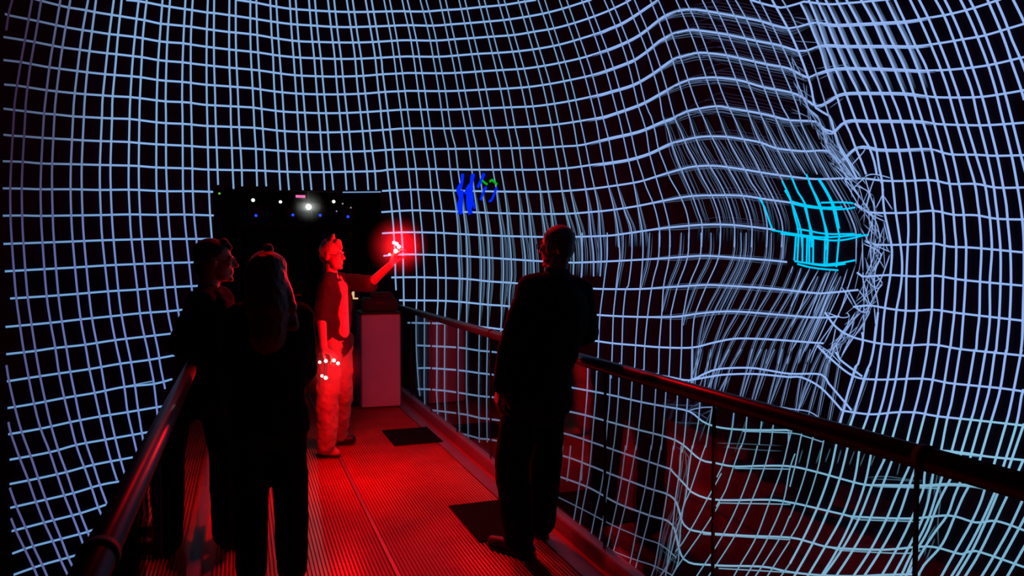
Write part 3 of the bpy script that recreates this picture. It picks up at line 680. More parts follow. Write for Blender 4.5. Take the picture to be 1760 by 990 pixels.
for s in ('960 0 920 300 880 500 860 700 850 900', '1000 60 940 300 900 520 880 700 830 900', '890 10 990 90 960 250', '920 60 920 250', '940 100 900 420 820 620', '980 130 960 400 920 600 880 900', '990 350 940 500 860 640 800 900',
          '900 430 840 600 770 880 740 990', '870 480 800 650 760 900', '820 620 780 800 740 960', '950 560 880 640 800 960', '880 600 930 680 900 820 850 990', '860 700 820 820 780 990', '920 760 860 860 800 990', '940 600 850 800', '760 750 860 860 930 800', '960 0 985 300',
          '900 400 930 540', '700 900 800 980', '780 780 880 880 940 880'):
    G.append((crom(tp(960, 765, s), 4), 1.3, .34, 'h'))
for s in ('960 470 1100 400 1200 405', '900 450 1050 480 1150 540', '1020 440 1110 390 1190 430', '1140 400 1190 440 1080 500', '1200 710 1400 715 1700 730', '1250 740 1500 760 1700 770', '1330 450 1310 620 1280 740', '1440 490 1390 640 1340 780',
          '1560 530 1520 640', '1640 550 1600 640', '1180 430 1120 560 1070 700'):
    G.append((crom(tp(960, 600, s), 4), 1.8, .22, 'h'))
for s in ('90 30 60 140', '150 20 120 140', '230 20 190 140', '300 20 260 130', '380 30 350 140', '480 40 440 150', '560 60 520 160', '640 60 600 160', '700 80 680 190', '830 110 800 230', '905 130 870 220', '950 150 930 250', '560 245 720 235 900 260 1000 265',
          '600 255 800 260 1000 280', '1080 180 1040 330 1030 460', '1110 200 1080 380', '1120 220 1130 400 1110 600 1120 800', '1100 600 1040 700 1010 840', '1090 700 1020 870', '1150 240 1100 330 1150 360'):
    G.append((crom(tp(1360, 765, s), 4), 1.7, .28, 'h'))


def line_colour(px, py, typ):
    """colour of the projected picture; its edges are faint on the left"""
    base = Vector((140, 182, 236)) if typ[0] == 'h' else Vector((140, 182, 226))
    if px > 1000: base = Vector((150, 184, 245))
    if px > 1000 and py > 720: base = Vector((140, 196, 228))
    if typ == 'hp': base = Vector((120, 105, 170))
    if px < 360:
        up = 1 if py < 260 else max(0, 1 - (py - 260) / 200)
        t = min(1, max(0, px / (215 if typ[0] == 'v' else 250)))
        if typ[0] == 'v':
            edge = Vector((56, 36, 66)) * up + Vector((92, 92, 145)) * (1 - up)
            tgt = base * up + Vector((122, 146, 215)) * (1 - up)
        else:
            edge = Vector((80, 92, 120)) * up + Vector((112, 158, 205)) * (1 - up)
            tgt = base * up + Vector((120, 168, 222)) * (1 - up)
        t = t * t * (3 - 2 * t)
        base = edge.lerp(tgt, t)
    if py > 640 and px > 680 and px < 1190:  # dimming by the glass in front is put into the line colour
        k = min(1, (py - 640) / 130)
        base = base.lerp(Vector((104, 118, 150)), k * (1 if px < 1130 else (1190 - px) / 60))
    return Vector(s2l(base))


grid = {k: ([], [], []) for k in ('left', 'back', 'right')}    # verts, faces, colours


def ribbon(pts, wpx, bright, typ, colour=None, lift=0.008, fade=0):
    seg = crom(pts, lambda a, b: max(1, min(8, int(math.hypot(b[0] - a[0], b[1] - a[1]) / 9)))) if len(pts) > 1 else pts
    hits = []
    NS = len(seg)
    for si, (x, y) in enumerate(seg):
        d = (RM @ Vector(((x - 880) / F, -(y - 495) / F, -1))).normalized()
        loc, nor, idx, dist = BVH.ray_cast(CAM, d, 60)
        if loc is None:
            hits.append(None)
            continue
        if nor.dot(CAM - loc) < 0: nor = -nor
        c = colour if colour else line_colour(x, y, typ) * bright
        if fade: c = c * max(.04, min(1, si / (NS * fade), (NS - 1 - si) / (NS * fade)))
        hits.append((loc + nor * lift, nor, c, dist))
    run = []
    for h in hits + [None]:
        if h is None:
            if len(run) > 1: emit_run(run, wpx)
            run = []
        else: run.append(h)


def emit_run(run, wpx):
    prev = None
    for i, (p, n, c, dist) in enumerate(run):
        t = (run[min(i + 1, len(run) - 1)][0] - run[max(i - 1, 0)][0])
        if t.length < 1e-6: continue
        t.normalize()
        s = n.cross(t).normalized()
        view = (p - CAM).normalized()
        vis = max(.45, abs((s - view * s.dot(view)).length))
        hw = wpx * dist / F * 0.5 / vis
        q = (p - s * hw, p + s * hw, c)
        if prev:
            side = 'left' if p.x < -.31 else 'back' if p.x < 1.63 else 'right'
            vs, fs, cs = grid[side]
            n0 = len(vs)
            vs += [prev[0], prev[1], q[1], q[0]]
            cs += [prev[2], prev[2], q[2], q[2]]
            fs.append((n0, n0 + 1, n0 + 2, n0 + 3))
        prev = q


def carry_behind_rail(ln):
    """lines broken off at the handrail run on behind it"""
    ln = list(ln)
    mid = lambda x: 451 + .279 * (x - 417)
    for rev in (False, True):
        if rev: ln.reverse()
        (x0, y0), (x1, y1) = ln[-2], ln[-1]
        g_ = mid(x1) - y1
        if x1 > 1000 and 3 < abs(g_) < 60 and abs(y1 - y0) > 2 and (g_ > 0) == (y1 > y0):
            q = min(2.5, abs(g_ / (y1 - y0)))
            ln.append((x1 + (x1 - x0) * q, y1 + (y1 - y0) * q))
        if rev: ln.reverse()
    return ln


V = [carry_behind_rail(l) for l in V]
V_THIN = [carry_behind_rail(l) for l in V_THIN]
kk = 0
for ln in H:
    kk += 1
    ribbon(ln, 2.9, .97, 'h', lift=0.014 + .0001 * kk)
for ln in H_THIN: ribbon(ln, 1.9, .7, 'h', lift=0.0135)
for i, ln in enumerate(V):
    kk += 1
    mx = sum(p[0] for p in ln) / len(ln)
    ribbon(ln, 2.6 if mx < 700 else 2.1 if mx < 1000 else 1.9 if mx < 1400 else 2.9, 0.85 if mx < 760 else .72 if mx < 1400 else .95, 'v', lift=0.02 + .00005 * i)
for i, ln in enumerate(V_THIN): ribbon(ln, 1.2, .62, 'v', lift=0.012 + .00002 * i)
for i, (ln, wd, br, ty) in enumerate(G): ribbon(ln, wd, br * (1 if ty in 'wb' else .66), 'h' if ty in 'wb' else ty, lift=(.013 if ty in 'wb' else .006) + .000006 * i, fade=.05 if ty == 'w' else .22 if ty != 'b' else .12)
CYC = Vector(s2l((0, 205, 255)))
for i, ln in enumerate(CY): ribbon(ln, 2.7, 1, 'h', CYC, lift=0.032 + .0002 * i)
BLUE, GREEN = Vector(s2l((0, 40, 255))), Vector(s2l((0, 175, 20)))
for s, wd in (('650 215 648 260 640 300', 5), ('640 300 620 340 640 400 625 450', 8), ('640 340 632 520', 8), ('620 440 635 515', 7), ('735 215 720 280 690 320 672 370', 5), ('725 225 715 340 722 420 700 500', 6), ('700 330 695 440 712 520', 8), ('690 450 730 440', 7),
              ('815 213 795 260 765 320', 5), ('835 318 825 325', 5), ('825 320 800 380 790 415', 4), ('910 318 890 370 870 415 850 422', 4), ('735 430 740 480', 3)):
    ribbon(crom(tp(650, 250, s), 3), wd, 1, 'h', BLUE, lift=0.03)
for s, wd in (('800 265 822 285 842 296', 3.5), ('857 277 875 263 890 275 915 298', 4)):
    ribbon(crom(tp(650, 250, s), 3), wd, 1, 'h', GREEN, lift=0.032)

for side, bm in wall_bm.items():
    bmesh.ops.remove_doubles(bm, verts=bm.verts, dist=1e-5)
    me = bpy.data.meshes.new('wall_' + side)
    bm.to_mesh(me)
    bm.free()
    nv = len(me.vertices)
    base_v = [v.co.copy() for v in me.vertices]
    base_f = [tuple(p.vertices) for p in me.polygons]
    vs, fs, cs = grid.get(side, ([], [], []))
    me2 = bpy.data.meshes.new('wall_' + side)
    me2.from_pydata(base_v + vs, [], base_f + [tuple(i + nv for i in f) for f in fs])
    ca = me2.color_attributes.new('line_colour', 'FLOAT_COLOR', 'POINT')
    for i, c in enumerate(cs): ca.data[nv + i].color = (c[0], c[1], c[2], 1)
    me2.materials.append(M['wall'])
    me2.materials.append(M['lines'])
    for i, p in enumerate(me2.polygons):
        p.material_index = 0 if i < len(base_f) else 1
    o = bpy.data.objects.new('wall_' + side, me2)
    col.objects.link(o)
    tag(o, {'left': 'dark curved wall left of the doorway carrying a projected pale blue grid',
            'back': 'dark wall strip above the doorway carrying a projected pale blue grid',
            'right': 'dark bulging wall right of the doorway carrying a projected warped blue grid',
            'rear': 'plain dark curved wall behind the walkway entrance'}[side], kind='structure')

bm = bmesh.new()
vs = [bm.verts.new(wall_point(p, 6.6)) for p in PP]
bm.faces.new(vs)
tag(link('ceiling', tomesh(bm), M['dark']), kind='structure')
bm = bmesh.new()
vs = [bm.verts.new(wall_point(p, -3.0)) for p in PP]
bm.faces.new(vs)
tag(link('floor_pit', tomesh(bm), M['dark']), kind='structure')

# ------------------------------------------------------------------ the walkway
XL, XR, XS = -0.22, 1.72, 0.73
Y0, Y1 = -3.0, 9.25
bm = bmesh.new()
box(bm, ((XL + XR) / 2, (Y0 + 13.0) / 2, -0.089), (XR - XL + 0.16, 13.0 - Y0, 0.15))
me = tomesh(bm)
rv, rf = [], []


def ribs(xa, xb, pitch=0.02):
    n = int((xb - xa) / pitch)
    prof = []
    for i in range(n):
        x = xa + i * pitch
        prof += [(x, -0.012), (x + .0065, -0.012), (x + .007, -.0012), (x + .0100, 0.0008), (x + .0145, .0008), (x + .0175, -.0012), (x + .018, -.012)]
    prof.append((xb, -0.012))
    n0 = len(rv)
    for x, z in prof: rv.extend([Vector((x, Y0, z)), Vector((x, Y1 + .1, z))])
    for i in range(len(prof) - 1):
        a = n0 + 2 * i
        rf.append((a, a + 2, a + 3, a + 1))


ribs(XL + .05, XS - .012)
ribs(XS + .012, XR - .11)
me3 = bpy.data.meshes.new('floor')
bv = [v.co.copy() for v in me.vertices]
bf = [tuple(p.vertices) for p in me.polygons]
me3.from_pydata(bv + rv, [], bf + [tuple(i + len(bv) for i in f) for f in rf])
me3.materials.append(M['deck'])
o = bpy.data.objects.new('floor', me3)
col.objects.link(o)
tag(o, 'ribbed metal deck of the walkway leading to the doorway', kind='structure')
tag(boxobj('trim_1', (XS, (Y0 + Y1) / 2, -0.002), (.02, Y1 - Y0, .008), M['kerb'], bev=.001), kind='structure')
tag(boxobj('trim_2', (XR - .055, (Y0 + Y1) / 2, -0.002), (.105, Y1 - Y0, .006), M['kerb']), kind='structure')


def railing(xg, xr, label, yend, ystart):
    root = empty('glass_balustrade', (xg, 3.0, 0), label, 'balustrade')
    sgn = 1 if xg > 0.5 else -1
    k = bmesh.new()
    box(k, (xg + .0 * sgn, (ystart + yend) / 2, 0.03), (.07, yend - ystart, .1), bev=.006)
    link('base_channel', tomesh(k), M['kerb'], root)
    ys = [y for y in [-2.28, -1.32, -.36, .6, 1.56, 2.52, 3.48, 4.44, 5.4, 6.36, 7.32, 8.28] if ystart < y < yend]
    edges = [ystart] + ys + [yend]
    for a, b in zip(edges[:-1], edges[1:]):
        boxobj('glass_panel', (xg, (a + b) / 2, .55), (.012, b - a - .014, .96), M['glass'], root)
    for y in ys:
        boxobj('joint_seal', (xg, y, .55), (.0125, .008, .95), M['seal'], root)
    r = bmesh.new()
    tube(r, (xr, ystart, 1.05), (xr, yend, 1.05), .033, seg=28)
    h = link('handrail', tomesh(r), M['rail'], root, smooth=True)
    for y in (1.54, 5.4):
        r = bmesh.new()
        tube(r, (xr, y - .018, 1.05), (xr, y + .018, 1.05), .0375, seg=28)
        link('rail_joint', tomesh(r), M['seal'], h, smooth=True)
    r = bmesh.new()
    box(r, (xg, (ystart + yend) / 2, 1.025), (.02, yend - ystart, .014))
    link('rail_channel', tomesh(r), M['seal'], root)
    return root


railing(1.79, 1.80, 'long glass balustrade with dark round handrail on the right of the walkway', 9.2, -2.9)
railing(-0.255, -0.26, 'short-looking glass balustrade with dark round handrail on the left of the walkway', 9.2, -2.9)

# black rubber mats
for name, c, lab in (('floor_mat', [(657, 739), (736, 736), (764, 761), (674, 765)], 'small black rubber mat farther along the walkway near the white box'),
                     ('floor_mat', [(758, 869), (905, 858), (1000, 915), (830, 925)], 'black rubber mat under the feet of the man on the right')):
    g = [ground(x, y, 0.002) for x, y in c]
    ya = (g[0].y + g[1].y) / 2
    yb = (g[2].y + g[3].y) / 2
    xa = (g[0].x + g[3].x) / 2
    xb = min((g[1].x + g[2].x) / 2, XR - .06)
    tag(boxobj(name, ((xa + xb) / 2, (ya + yb) / 2, .005), (xb - xa, ya - yb, .008), M['matting'], bev=.002), lab, 'mat')

# ------------------------------------------------------------------ room behind the doorway
def wbox(name, c, s, m_):
    return tag(boxobj(name, c, s, m_), kind='structure')


wbox('wall_foyer_left', (-1.55, 11.2, 1.3), (.1, 3.7, 3.2), M['dark'])
wbox('wall_foyer_right', (2.75, 11.2, 1.3), (.1, 3.7, 3.2), M['dark'])
wbox('wall_foyer_back', (.6, 13.1, 1.3), (4.4, .1, 3.2), M['dark'])
wbox('ceiling_foyer', (.6, 11.2, 2.95), (4.4, 3.9, .1), M['dark'])
# frame round the doorway
for nm, c, s in (('trim_3', (-.37, 9.33, 1.22), (.06, .1, 2.45)), ('trim_4', (1.68, 9.33, 1.22), (.06, .1, 2.45)), ('trim_5', (.64, 9.33, 2.49), (2.1, .1, .05))):
    wbox(nm, c, s, M['dark'])
# inner door
d0, d1 = at(412, 500, 12.2), at(530, 500, 12.2)
dx, dw = (d0.x + d1.x) / 2, (d1.x - d0.x)
dr = boxobj('door_1', (dx, 13.02, 1.05), (dw * .93, .05, 2.1), M['dark'])
tag(dr, kind='structure')
for s in (-1, 1):
    boxobj('door_frame', (dx + s * dw * .5, 12.99, 1.08), (.08, .1, 2.2), M['grey_cloth'], dr)
boxobj('door_frame', (dx, 12.99, 2.2), (dw + .08, .1, .1), M['grey_cloth'], dr)
boxobj('door_handle', (dx + dw * .36, 12.97, 1.05), (.12, .03, .03), M['chrome'], dr)

# lamps hung from the foyer ceiling
def spot(px, py, d, r, m_, lab, group=None, cat='spotlight'):
    r *= .8
    c = at(px, py, d)
    root = empty('ceiling_spotlight', c, lab, cat, group)
    q = (CAM - c).normalized()
    b = bmesh.new()
    tube(b, c - q * .16, c - q * .01, r * 1.15, r * 1.35, 20)
    link('housing', tomesh(b), M['case'], root)
    b = bmesh.new()
    ball(b, c, (r, r, r * .35), frame_to(q))
    link('lens', tomesh(b), m_, root, True)
    b = bmesh.new()
    tube(b, c - q * .08, Vector((c.x, c.y, 2.9)) - Vector((q.x, q.y, 0)) * .08, .012)
    link('stem', tomesh(b), M['case'], root)
    return root


spot(435, 344, 10.6, .030, M['led_white'], 'white ceiling spotlight farthest left in the dark doorway')
spot(482, 347, 10.6, .026, M['led_white'], 'white ceiling spotlight second from the left in the dark doorway')
spot(573.5, 346.5, 10.6, .028, M['led_white'], 'white ceiling spotlight just right of the bright projector in the doorway')
spot(589, 350, 11.2, .016, M['led_dim'], 'small dim white spotlight near the right of the doorway')
spot(603, 357, 11.2, .015, M['led_dim'], 'small dim pinkish spotlight farthest right in the doorway')
spot(549.5, 353, 11.2, .009, M['led_dim'], 'tiny dim spotlight beside the bright projector')
spot(578.5, 363, 11.2, .014, M['led_dim'], 'small dim pink spotlight below the white one right of the projector')
# the bright projector
c = at(530.5, 355.5, 10.2)
root = empty('ceiling_projector', c, 'projector with a dazzling white lens hung in the dark doorway', 'projector')
q = (CAM - c).normalized()
b = bmesh.new(); box(b, c - q * .17 + Vector((.0, 0, 0)), (.34, .11, .3), frame_to(q), bev=.012); link('housing', tomesh(b), M['case'], root)
b = bmesh.new(); ball(b, c, (.034, .034, .02), frame_to(q)); link('lens', tomesh(b), M['led_bright'], root, True)
b = bmesh.new(); tube(b, c - q * .17, Vector(((c - q * .17).x, (c - q * .17).y, 2.9)), .018); link('stem', tomesh(b), M['case'], root)
pl = bpy.data.lights.new('projector_beam', 'SPOT')
pl.energy = 3; pl.color = (.9, 1, .95); pl.spot_size = math.radians(70); pl.shadow_soft_size = .03
po = bpy.data.objects.new('projector_beam', pl); col.objects.link(po)
po.location = c + q * .06; po.rotation_euler = (-q).to_track_quat('Z', 'Y').to_euler()

for i, (px, py, lab) in enumerate(((440, 370.3, 'far left'), (503.5, 369.3, 'centre left'), (550.5, 369.8, 'centre right'), (598.5, 372.3, 'far right'))):
    c = at(px, py, 11.6)
    root = empty('wall_speaker', c, 'black speaker box with a blue status light, %s in the doorway' % lab, 'speaker', 'speaker boxes with blue lights')
    b = bmesh.new(); box(b, c + Vector((0, .13, .06)), (.22, .2, .2), bev=.01); link('housing', tomesh(b), M['case'], root)
    b = bmesh.new(); ball(b, c + Vector((0, .025, 0)), .021); link('status_light', tomesh(b), M['led_blue'], root, True)
    b = bmesh.new(); tube(b, c + Vector((0, .13, .1)), Vector((c.x, c.y + .13, 2.9)), .012); link('stem', tomesh(b), M['case'], root)
c = at(516.5, 337.5, 10.0)
root = empty('ceiling_sign', c, 'small glowing pink ceiling sign above the bright projector', 'sign')
b = bmesh.new(); box(b, c + Vector((0, .03, 0)), (.15, .05, .055), bev=.004); link('housing', tomesh(b), M['case'], root)
b = bmesh.new(); box(b, c, (.125, .01, .033), bev=.003); link('sign_face', tomesh(b), M['sign_pink'], root)
b = bmesh.new(); tube(b, c + Vector((0, .03, .02)), Vector((c.x, c.y + .03, 2.9)), .008); link('stem', tomesh(b), M['case'], root)
c = at(377, 332.5, 9.0)
root = empty('wall_sensor', c, 'tiny black sensor with a green light at the top left of the doorway', 'sensor')
b = bmesh.new(); box(b, c + Vector((0, .03, 0)), (.05, .05, .05), bev=.006); link('housing', tomesh(b), M['case'], root)
b = bmesh.new(); ball(b, c + Vector((0, .002, 0)), .012); link('status_light', tomesh(b), M['led_green'], root, True)

# ------------------------------------------------------------------ the white box (podium) and what stands on it
DP = 8.05
g0, g1 = at(622, 640, DP), at(687.5, 640, DP + .12)
gx, gw = (g0.x + g1.x) / 2, g1.x - g0.x
gy = (g0.y + g1.y) / 2
ZP = 1.6 - (537 - 451) * DP / F
root = empty('podium', (gx, gy, 0), 'tall white box podium washed in red light at the end of the walkway', 'podium')
rz = Matrix.Rotation(math.atan2(g1.y - g0.y, gw), 3, 'Z')
fw = (g1 - g0).length
off = rz @ Vector((0, .27, 0))
b = bmesh.new(); box(b, (gx + off.x, gy + off.y, ZP / 2 + .002), (fw, .54, ZP - .03), rz, bev=.006); link('body', tomesh(b), M['podium'], root)
b = bmesh.new(); box(b, (gx + off.x, gy + off.y, ZP - .012), (fw + .03, .57, .024), rz, bev=.004); link('top_panel', tomesh(b), M['case'], root)
for s in (-1, 1):
    e_ = rz @ Vector((s * (fw / 2 + .008), .27, 0))
    b = bmesh.new(); box(b, (gx + e_.x, gy + e_.y, ZP / 2), (.014, .5, ZP - .06), rz); link('side_panel', tomesh(b), M['podium_side'], root)
# black case on it
root = empty('equipment_case', (gx + .0, gy + off.y, ZP), 'black equipment case lying on top of the white box', 'case')
b = bmesh.new(); box(b, (gx + off.x + .01, gy + off.y, ZP + .075), (fw * .92, .36, .15), rz, bev=.02); link('body', tomesh(b), M['case'], root)
b = bmesh.new(); box(b, (gx + off.x + .04, gy + off.y, ZP + .18), (fw * .6, .26, .06), rz, bev=.02); link('lid', tomesh(b), M['case'], root)
b = bmesh.new(); box(b, (gx + off.x, gy + off.y - .19, ZP + .1), (.1, .02, .02), rz, bev=.006); link('carry_handle', tomesh(b), M['rail'], root)
# narrow stand with a small glowing screen left of the box
c = at(609.5, 508.5, 8.2)
root = empty('display_stand', (c.x, c.y, 0), 'slim black stand with a small warm glowing screen left of the white box', 'stand')
b = bmesh.new(); tube(b, (c.x, c.y + .05, .02), (c.x, c.y + .05, c.z - .05), .018); link('pole', tomesh(b), M['case'], root)
b = bmesh.new(); tube(b, (c.x, c.y + .05, .0), (c.x, c.y + .05, .02), .07, seg=28); link('base', tomesh(b), M['case'], root)
b = bmesh.new(); box(b, (c.x + .01, c.y + .03, c.z), (.10, .02, .13), bev=.004); link('housing', tomesh(b), M['case'], root)
b = bmesh.new(); box(b, (c.x - .015, c.y + .018, c.z + .005), (.03, .006, .085)); box(b, (c.x + .02, c.y + .018, c.z - .03), (.04, .006, .018)); link('screen', tomesh(b), M['screen_warm'], root)


# ------------------------------------------------------------------ people
class Blob:
    def __init__(s): s.bm = bmesh.new()

    def cap(s, a, b, ra, rb=None, seg=14):
        a, b = Vector(a), Vector(b)
        rb = ra if rb is None else rb
        if (b - a).length > 1e-4: tube(s.bm, a, b, ra, rb, seg)
        ball(s.bm, a, ra, u=seg, v=10); ball(s.bm, b, rb, u=seg, v=10)

    def chain(s, pts, rs):
        for i in range(len(pts) - 1): s.cap(pts[i], pts[i + 1], rs[i], rs[i + 1])

    def ell(s, c, r, rot=None): ball(s.bm, c, r, rot, 22, 16)

    def done(s, name, material, parent, vox=.006, smooth=4, fold=0.0, fscale=8):
        me = bpy.data.meshes.new('t')
        s.bm.to_mesh(me); s.bm.free()
        o = bpy.data.objects.new('t', me); col.objects.link(o)
        r = o.modifiers.new('r', 'REMESH'); r.mode = 'VOXEL'; r.voxel_size = vox; r.use_smooth_shade = True
        if smooth:
            q = o.modifiers.new('s', 'SMOOTH'); q.factor = .5; q.iterations = smooth
        if fold:
            tx = bpy.data.textures.new('fold', 'CLOUDS'); tx.noise_scale = fscale
            q = o.modifiers.new('d', 'DISPLACE'); q.texture = tx; q.strength = fold; q.mid_level = .5; q.texture_coords = 'GLOBAL'
        dg = bpy.context.evaluated_depsgraph_get()
        out = bpy.data.meshes.new_from_object(o.evaluated_get(dg))
        bpy.data.objects.remove(o); bpy.data.meshes.remove(me)
        out.name = name
        out.materials.clear()
        return link(name, out, material, parent, True)


def basis(fwd, up=UP):
    f = Vector(fwd).normalized()
    r = f.cross(up).normalized()          # the person's own right
    u = r.cross(f).normalized()
    return Matrix((r, f, u)).transposed()  # local (x right, y forward, z up) -> world


def head_blob(B, c, R, k=1.0):
    def L(x, y, z): return Vector(c) + R @ (Vector((x, y, z)) * k)
    B.ell(L(0, -.012, .030), (.073 * k, .092 * k, .084 * k), R)
    B.ell(L(0, .030, -.015), (.060 * k, .062 * k, .082 * k), R)
    B.ell(L(0, .036, -.075), (.046 * k, .048 * k, .036 * k), R)
    B.ell(L(0, .074, -.096), (.020 * k, .017 * k, .015 * k), R)          # chin
    B.cap(L(-.03, .078, .022), L(.03, .078, .022), .012 * k)             # brow
    B.cap(L(0, .086, .012), L(0, .107, -.022), .008 * k, .0125 * k)      # nose
    B.ell(L(.009, .099, -.027), (.008 * k,) * 3); B.ell(L(-.009, .099, -.027), (.008 * k,) * 3)
    B.cap(L(-.018, .084, -.052), L(.018, .084, -.052), .0065 * k)        # lips
    B.cap(L(-.015, .083, -.063), L(.015, .083, -.063), .007 * k)
    for sx in (-1, 1):
        B.ell(L(sx * .036, .066, -.018), (.019 * k, .018 * k, .018 * k))  # cheeks
        B.ell(L(sx * .075, -.004, -.010), (.008 * k, .020 * k, .032 * k), R)   # ears
        B.ell(L(sx * .070, .0, -.010), (.010 * k, .014 * k, .022 * k), R)
    return L


def hand_blob(B, wrist, d, n, side, curl=.5, k=1.0, tips=None):
    """wrist, direction of the hand, palm normal, side=+1 when the thumb lies towards d x n"""
    d = Vector(d).normalized(); n = Vector(n); n = (n - d * n.dot(d)).normalized()
    s = d.cross(n) * side
    W = Vector(wrist)
    P = lambda a, b, c: W + (d * a + s * b + n * c) * k
    kn = [P(.092, .030, 0), P(.097, .010, .0), P(.093, -.011, 0), P(.085, -.030, 0)]
    for q in kn: B.cap(P(.008, (q - W).dot(s) / k * .55, 0), q, .0155 * k, .0115 * k)
    B.cap(P(0, 0, 0), P(.05, 0, .004), .024 * k, .020 * k)
    lens = [(.040, .026, .021), (.045, .029, .022), (.041, .027, .021), (.032, .021, .018)]
    ends = []
    for q, l, sp in zip(kn, lens, (.12, .03, -.05, -.14)):
        p = q; ang = .25 * curl
        for j, (ll, r0) in enumerate(zip(l, (.0100, .0092, .0084))):
            ang += curl * (.45, .85, .6)[j]
            v = (d * math.cos(ang) + n * math.sin(ang) + s * sp * (1 - .3 * j)).normalized()
            p2 = p + v * ll * k
            B.cap(p, p2, r0 * k, (r0 - .0008) * k, 10)
            p = p2
        ends.append(p)
    t0 = P(.022, .020, .006); t1 = P(.048, .050, .018); t2 = P(.078, .058, .024 + .02 * curl); t3 = P(.100, .050, .034 + .03 * curl)
    B.chain([t0, t1, t2, t3], [.0155 * k, .0125 * k, .0105 * k, .009 * k])
    return ends


def shoe(parent, ankle, heel, toe, material, w_=.046):
    heel, toe = Vector(heel), Vector(toe)
    heel.z = toe.z = 0
    d = (toe - heel).normalized()
    z = Vector((0, 0, .012))
    B = Blob()
    B.cap(heel + d * .035 + Vector((0, 0, .045)), heel + d * .14 + Vector((0, 0, .045)), .038, .042)
    B.cap(heel + d * .12 + Vector((0, 0, .042)), toe - d * .04 + Vector((0, 0, .034)), .042, .030)
    B.ell(toe - d * .075 + Vector((0, 0, .030)), (.040, .072, .028), basis(d))
    B.cap(heel + d * .05 + Vector((0, 0, .055)), Vector(ankle) + Vector((0, 0, .01)), .040, .042)
    o = B.done('shoe', material, parent, .006, 3)
    b = bmesh.new()
    ln = (toe - heel).length
    for t, hw in ((.0, .028), (.12, .036), (.45, .036), (.70, .045), (.88, .038), (.98, .018)): pass
    side = d.cross(UP)
    prof = [(.0, .022), (.03, .034), (.2, .037), (.45, .033), (.68, .045), (.86, .040), (.97, .018)]
    lo = [heel + d * ln * t + side * h_ for t, h_ in prof] + [heel + d * ln * t - side * h_ for t, h_ in reversed(prof)]
    f = bm_f = b.faces.new([b.verts.new(p + Vector((0, 0, .002))) for p in lo])
    r = bmesh.ops.extrude_face_region(b, geom=[f])
    bmesh.ops.translate(b, verts=[v for v in r['geom'] if isinstance(v, bmesh.types.BMVert)], vec=(0, 0, .016))
    link('sole', tomesh(b), M['leather'], o)
    return o


def glasses(parent, L, R, k=1.0):
    b = bmesh.new()
    for sx in (-1, 1):
        c = L(sx * .032, .094, .004)
        for i in range(14):
            a0, a1 = i / 14 * math.tau, (i + 1) / 14 * math.tau
            p = lambda t: c + R @ Vector((math.cos(t) * .022, 0, math.sin(t) * .017))
            tube(b, p(a0), p(a1), .0022, seg=8)
        tube(b, L(sx * .054, .092, .006), L(sx * .080, .0, .008), .002, seg=8)
    tube(b, L(-.011, .099, .006), L(.011, .099, .006), .002, seg=8)
    return link('glasses', tomesh(b), M['frame'], parent)


def eyes(parent, L, k=1.0):
    for sx in (-1, 1):
        b = bmesh.new(); ball(b, L(sx * .030, .074, .004), .012)
        link('eye', tomesh(b), M['eye'], parent, True)


def person(lab, foot, skin, J, face, chest, k_head, arm_r=1.0, hands=None, female=False):
    """J: joints in world space. Builds one continuous body with head, face, arms, legs and fingers."""
    root = empty('person', Vector((foot.x, foot.y, 0)), lab, 'person')
    B = Blob()
    Rh, Rc = basis(face), basis(chest)
    L = head_blob(B, J['head'], Rh, k_head)
    B.cap(L(0, -.02, -.05), J['neck'], .052, .058)
    ch, pe = Vector(J['chest']), Vector(J['pelvis'])
    sl, sr = Vector(J['sl']), Vector(J['sr'])
    w_ = .94 if female else 1.0
    B.ell(ch, (.155 * w_, .105, .19), Rc)
    B.ell(ch.lerp(pe, .5), (.135 * w_, .095, .17), Rc)
    B.ell(pe, (.155, .105, .13), Rc)
    B.cap(J['neck'], ch + Vector((0, 0, .05)), .058, .09)
    B.cap(Vector(J['neck']) - Vector((0, 0, .03)), sl, .05, .052); B.cap(Vector(J['neck']) - Vector((0, 0, .03)), sr, .05, .052)
    for s in 'lr':
        B.chain([J['s' + s], J['e' + s]], [.052 * arm_r, .040 * arm_r]); B.chain([J['e' + s], J['w' + s]], [.040 * arm_r, .027 * arm_r])
        B.chain([J['h' + s], J['k' + s]], [.082, .056]); B.chain([J['k' + s], J['a' + s]], [.056, .036])
        B.ell(Vector(J['k' + s]).lerp(Vector(J['a' + s]), .3) - Rc @ Vector((0, .012, 0)), (.052, .056, .11), Rc)
        t, h_ = Vector(J['t' + s]), Vector(J['f' + s])
        t.z = h_.z = .04
        B.cap(J['a' + s], h_.lerp(t, .3), .036, .034); B.cap(h_.lerp(t, .15), h_.lerp(t, .85), .033, .024)
        d, n, sd, cu = hands[s]
        hand_blob(B, J['w' + s], d, n, sd, cu)
    body = B.done('body', skin, root, .005, 3)
    return root, L, Rh, Rc


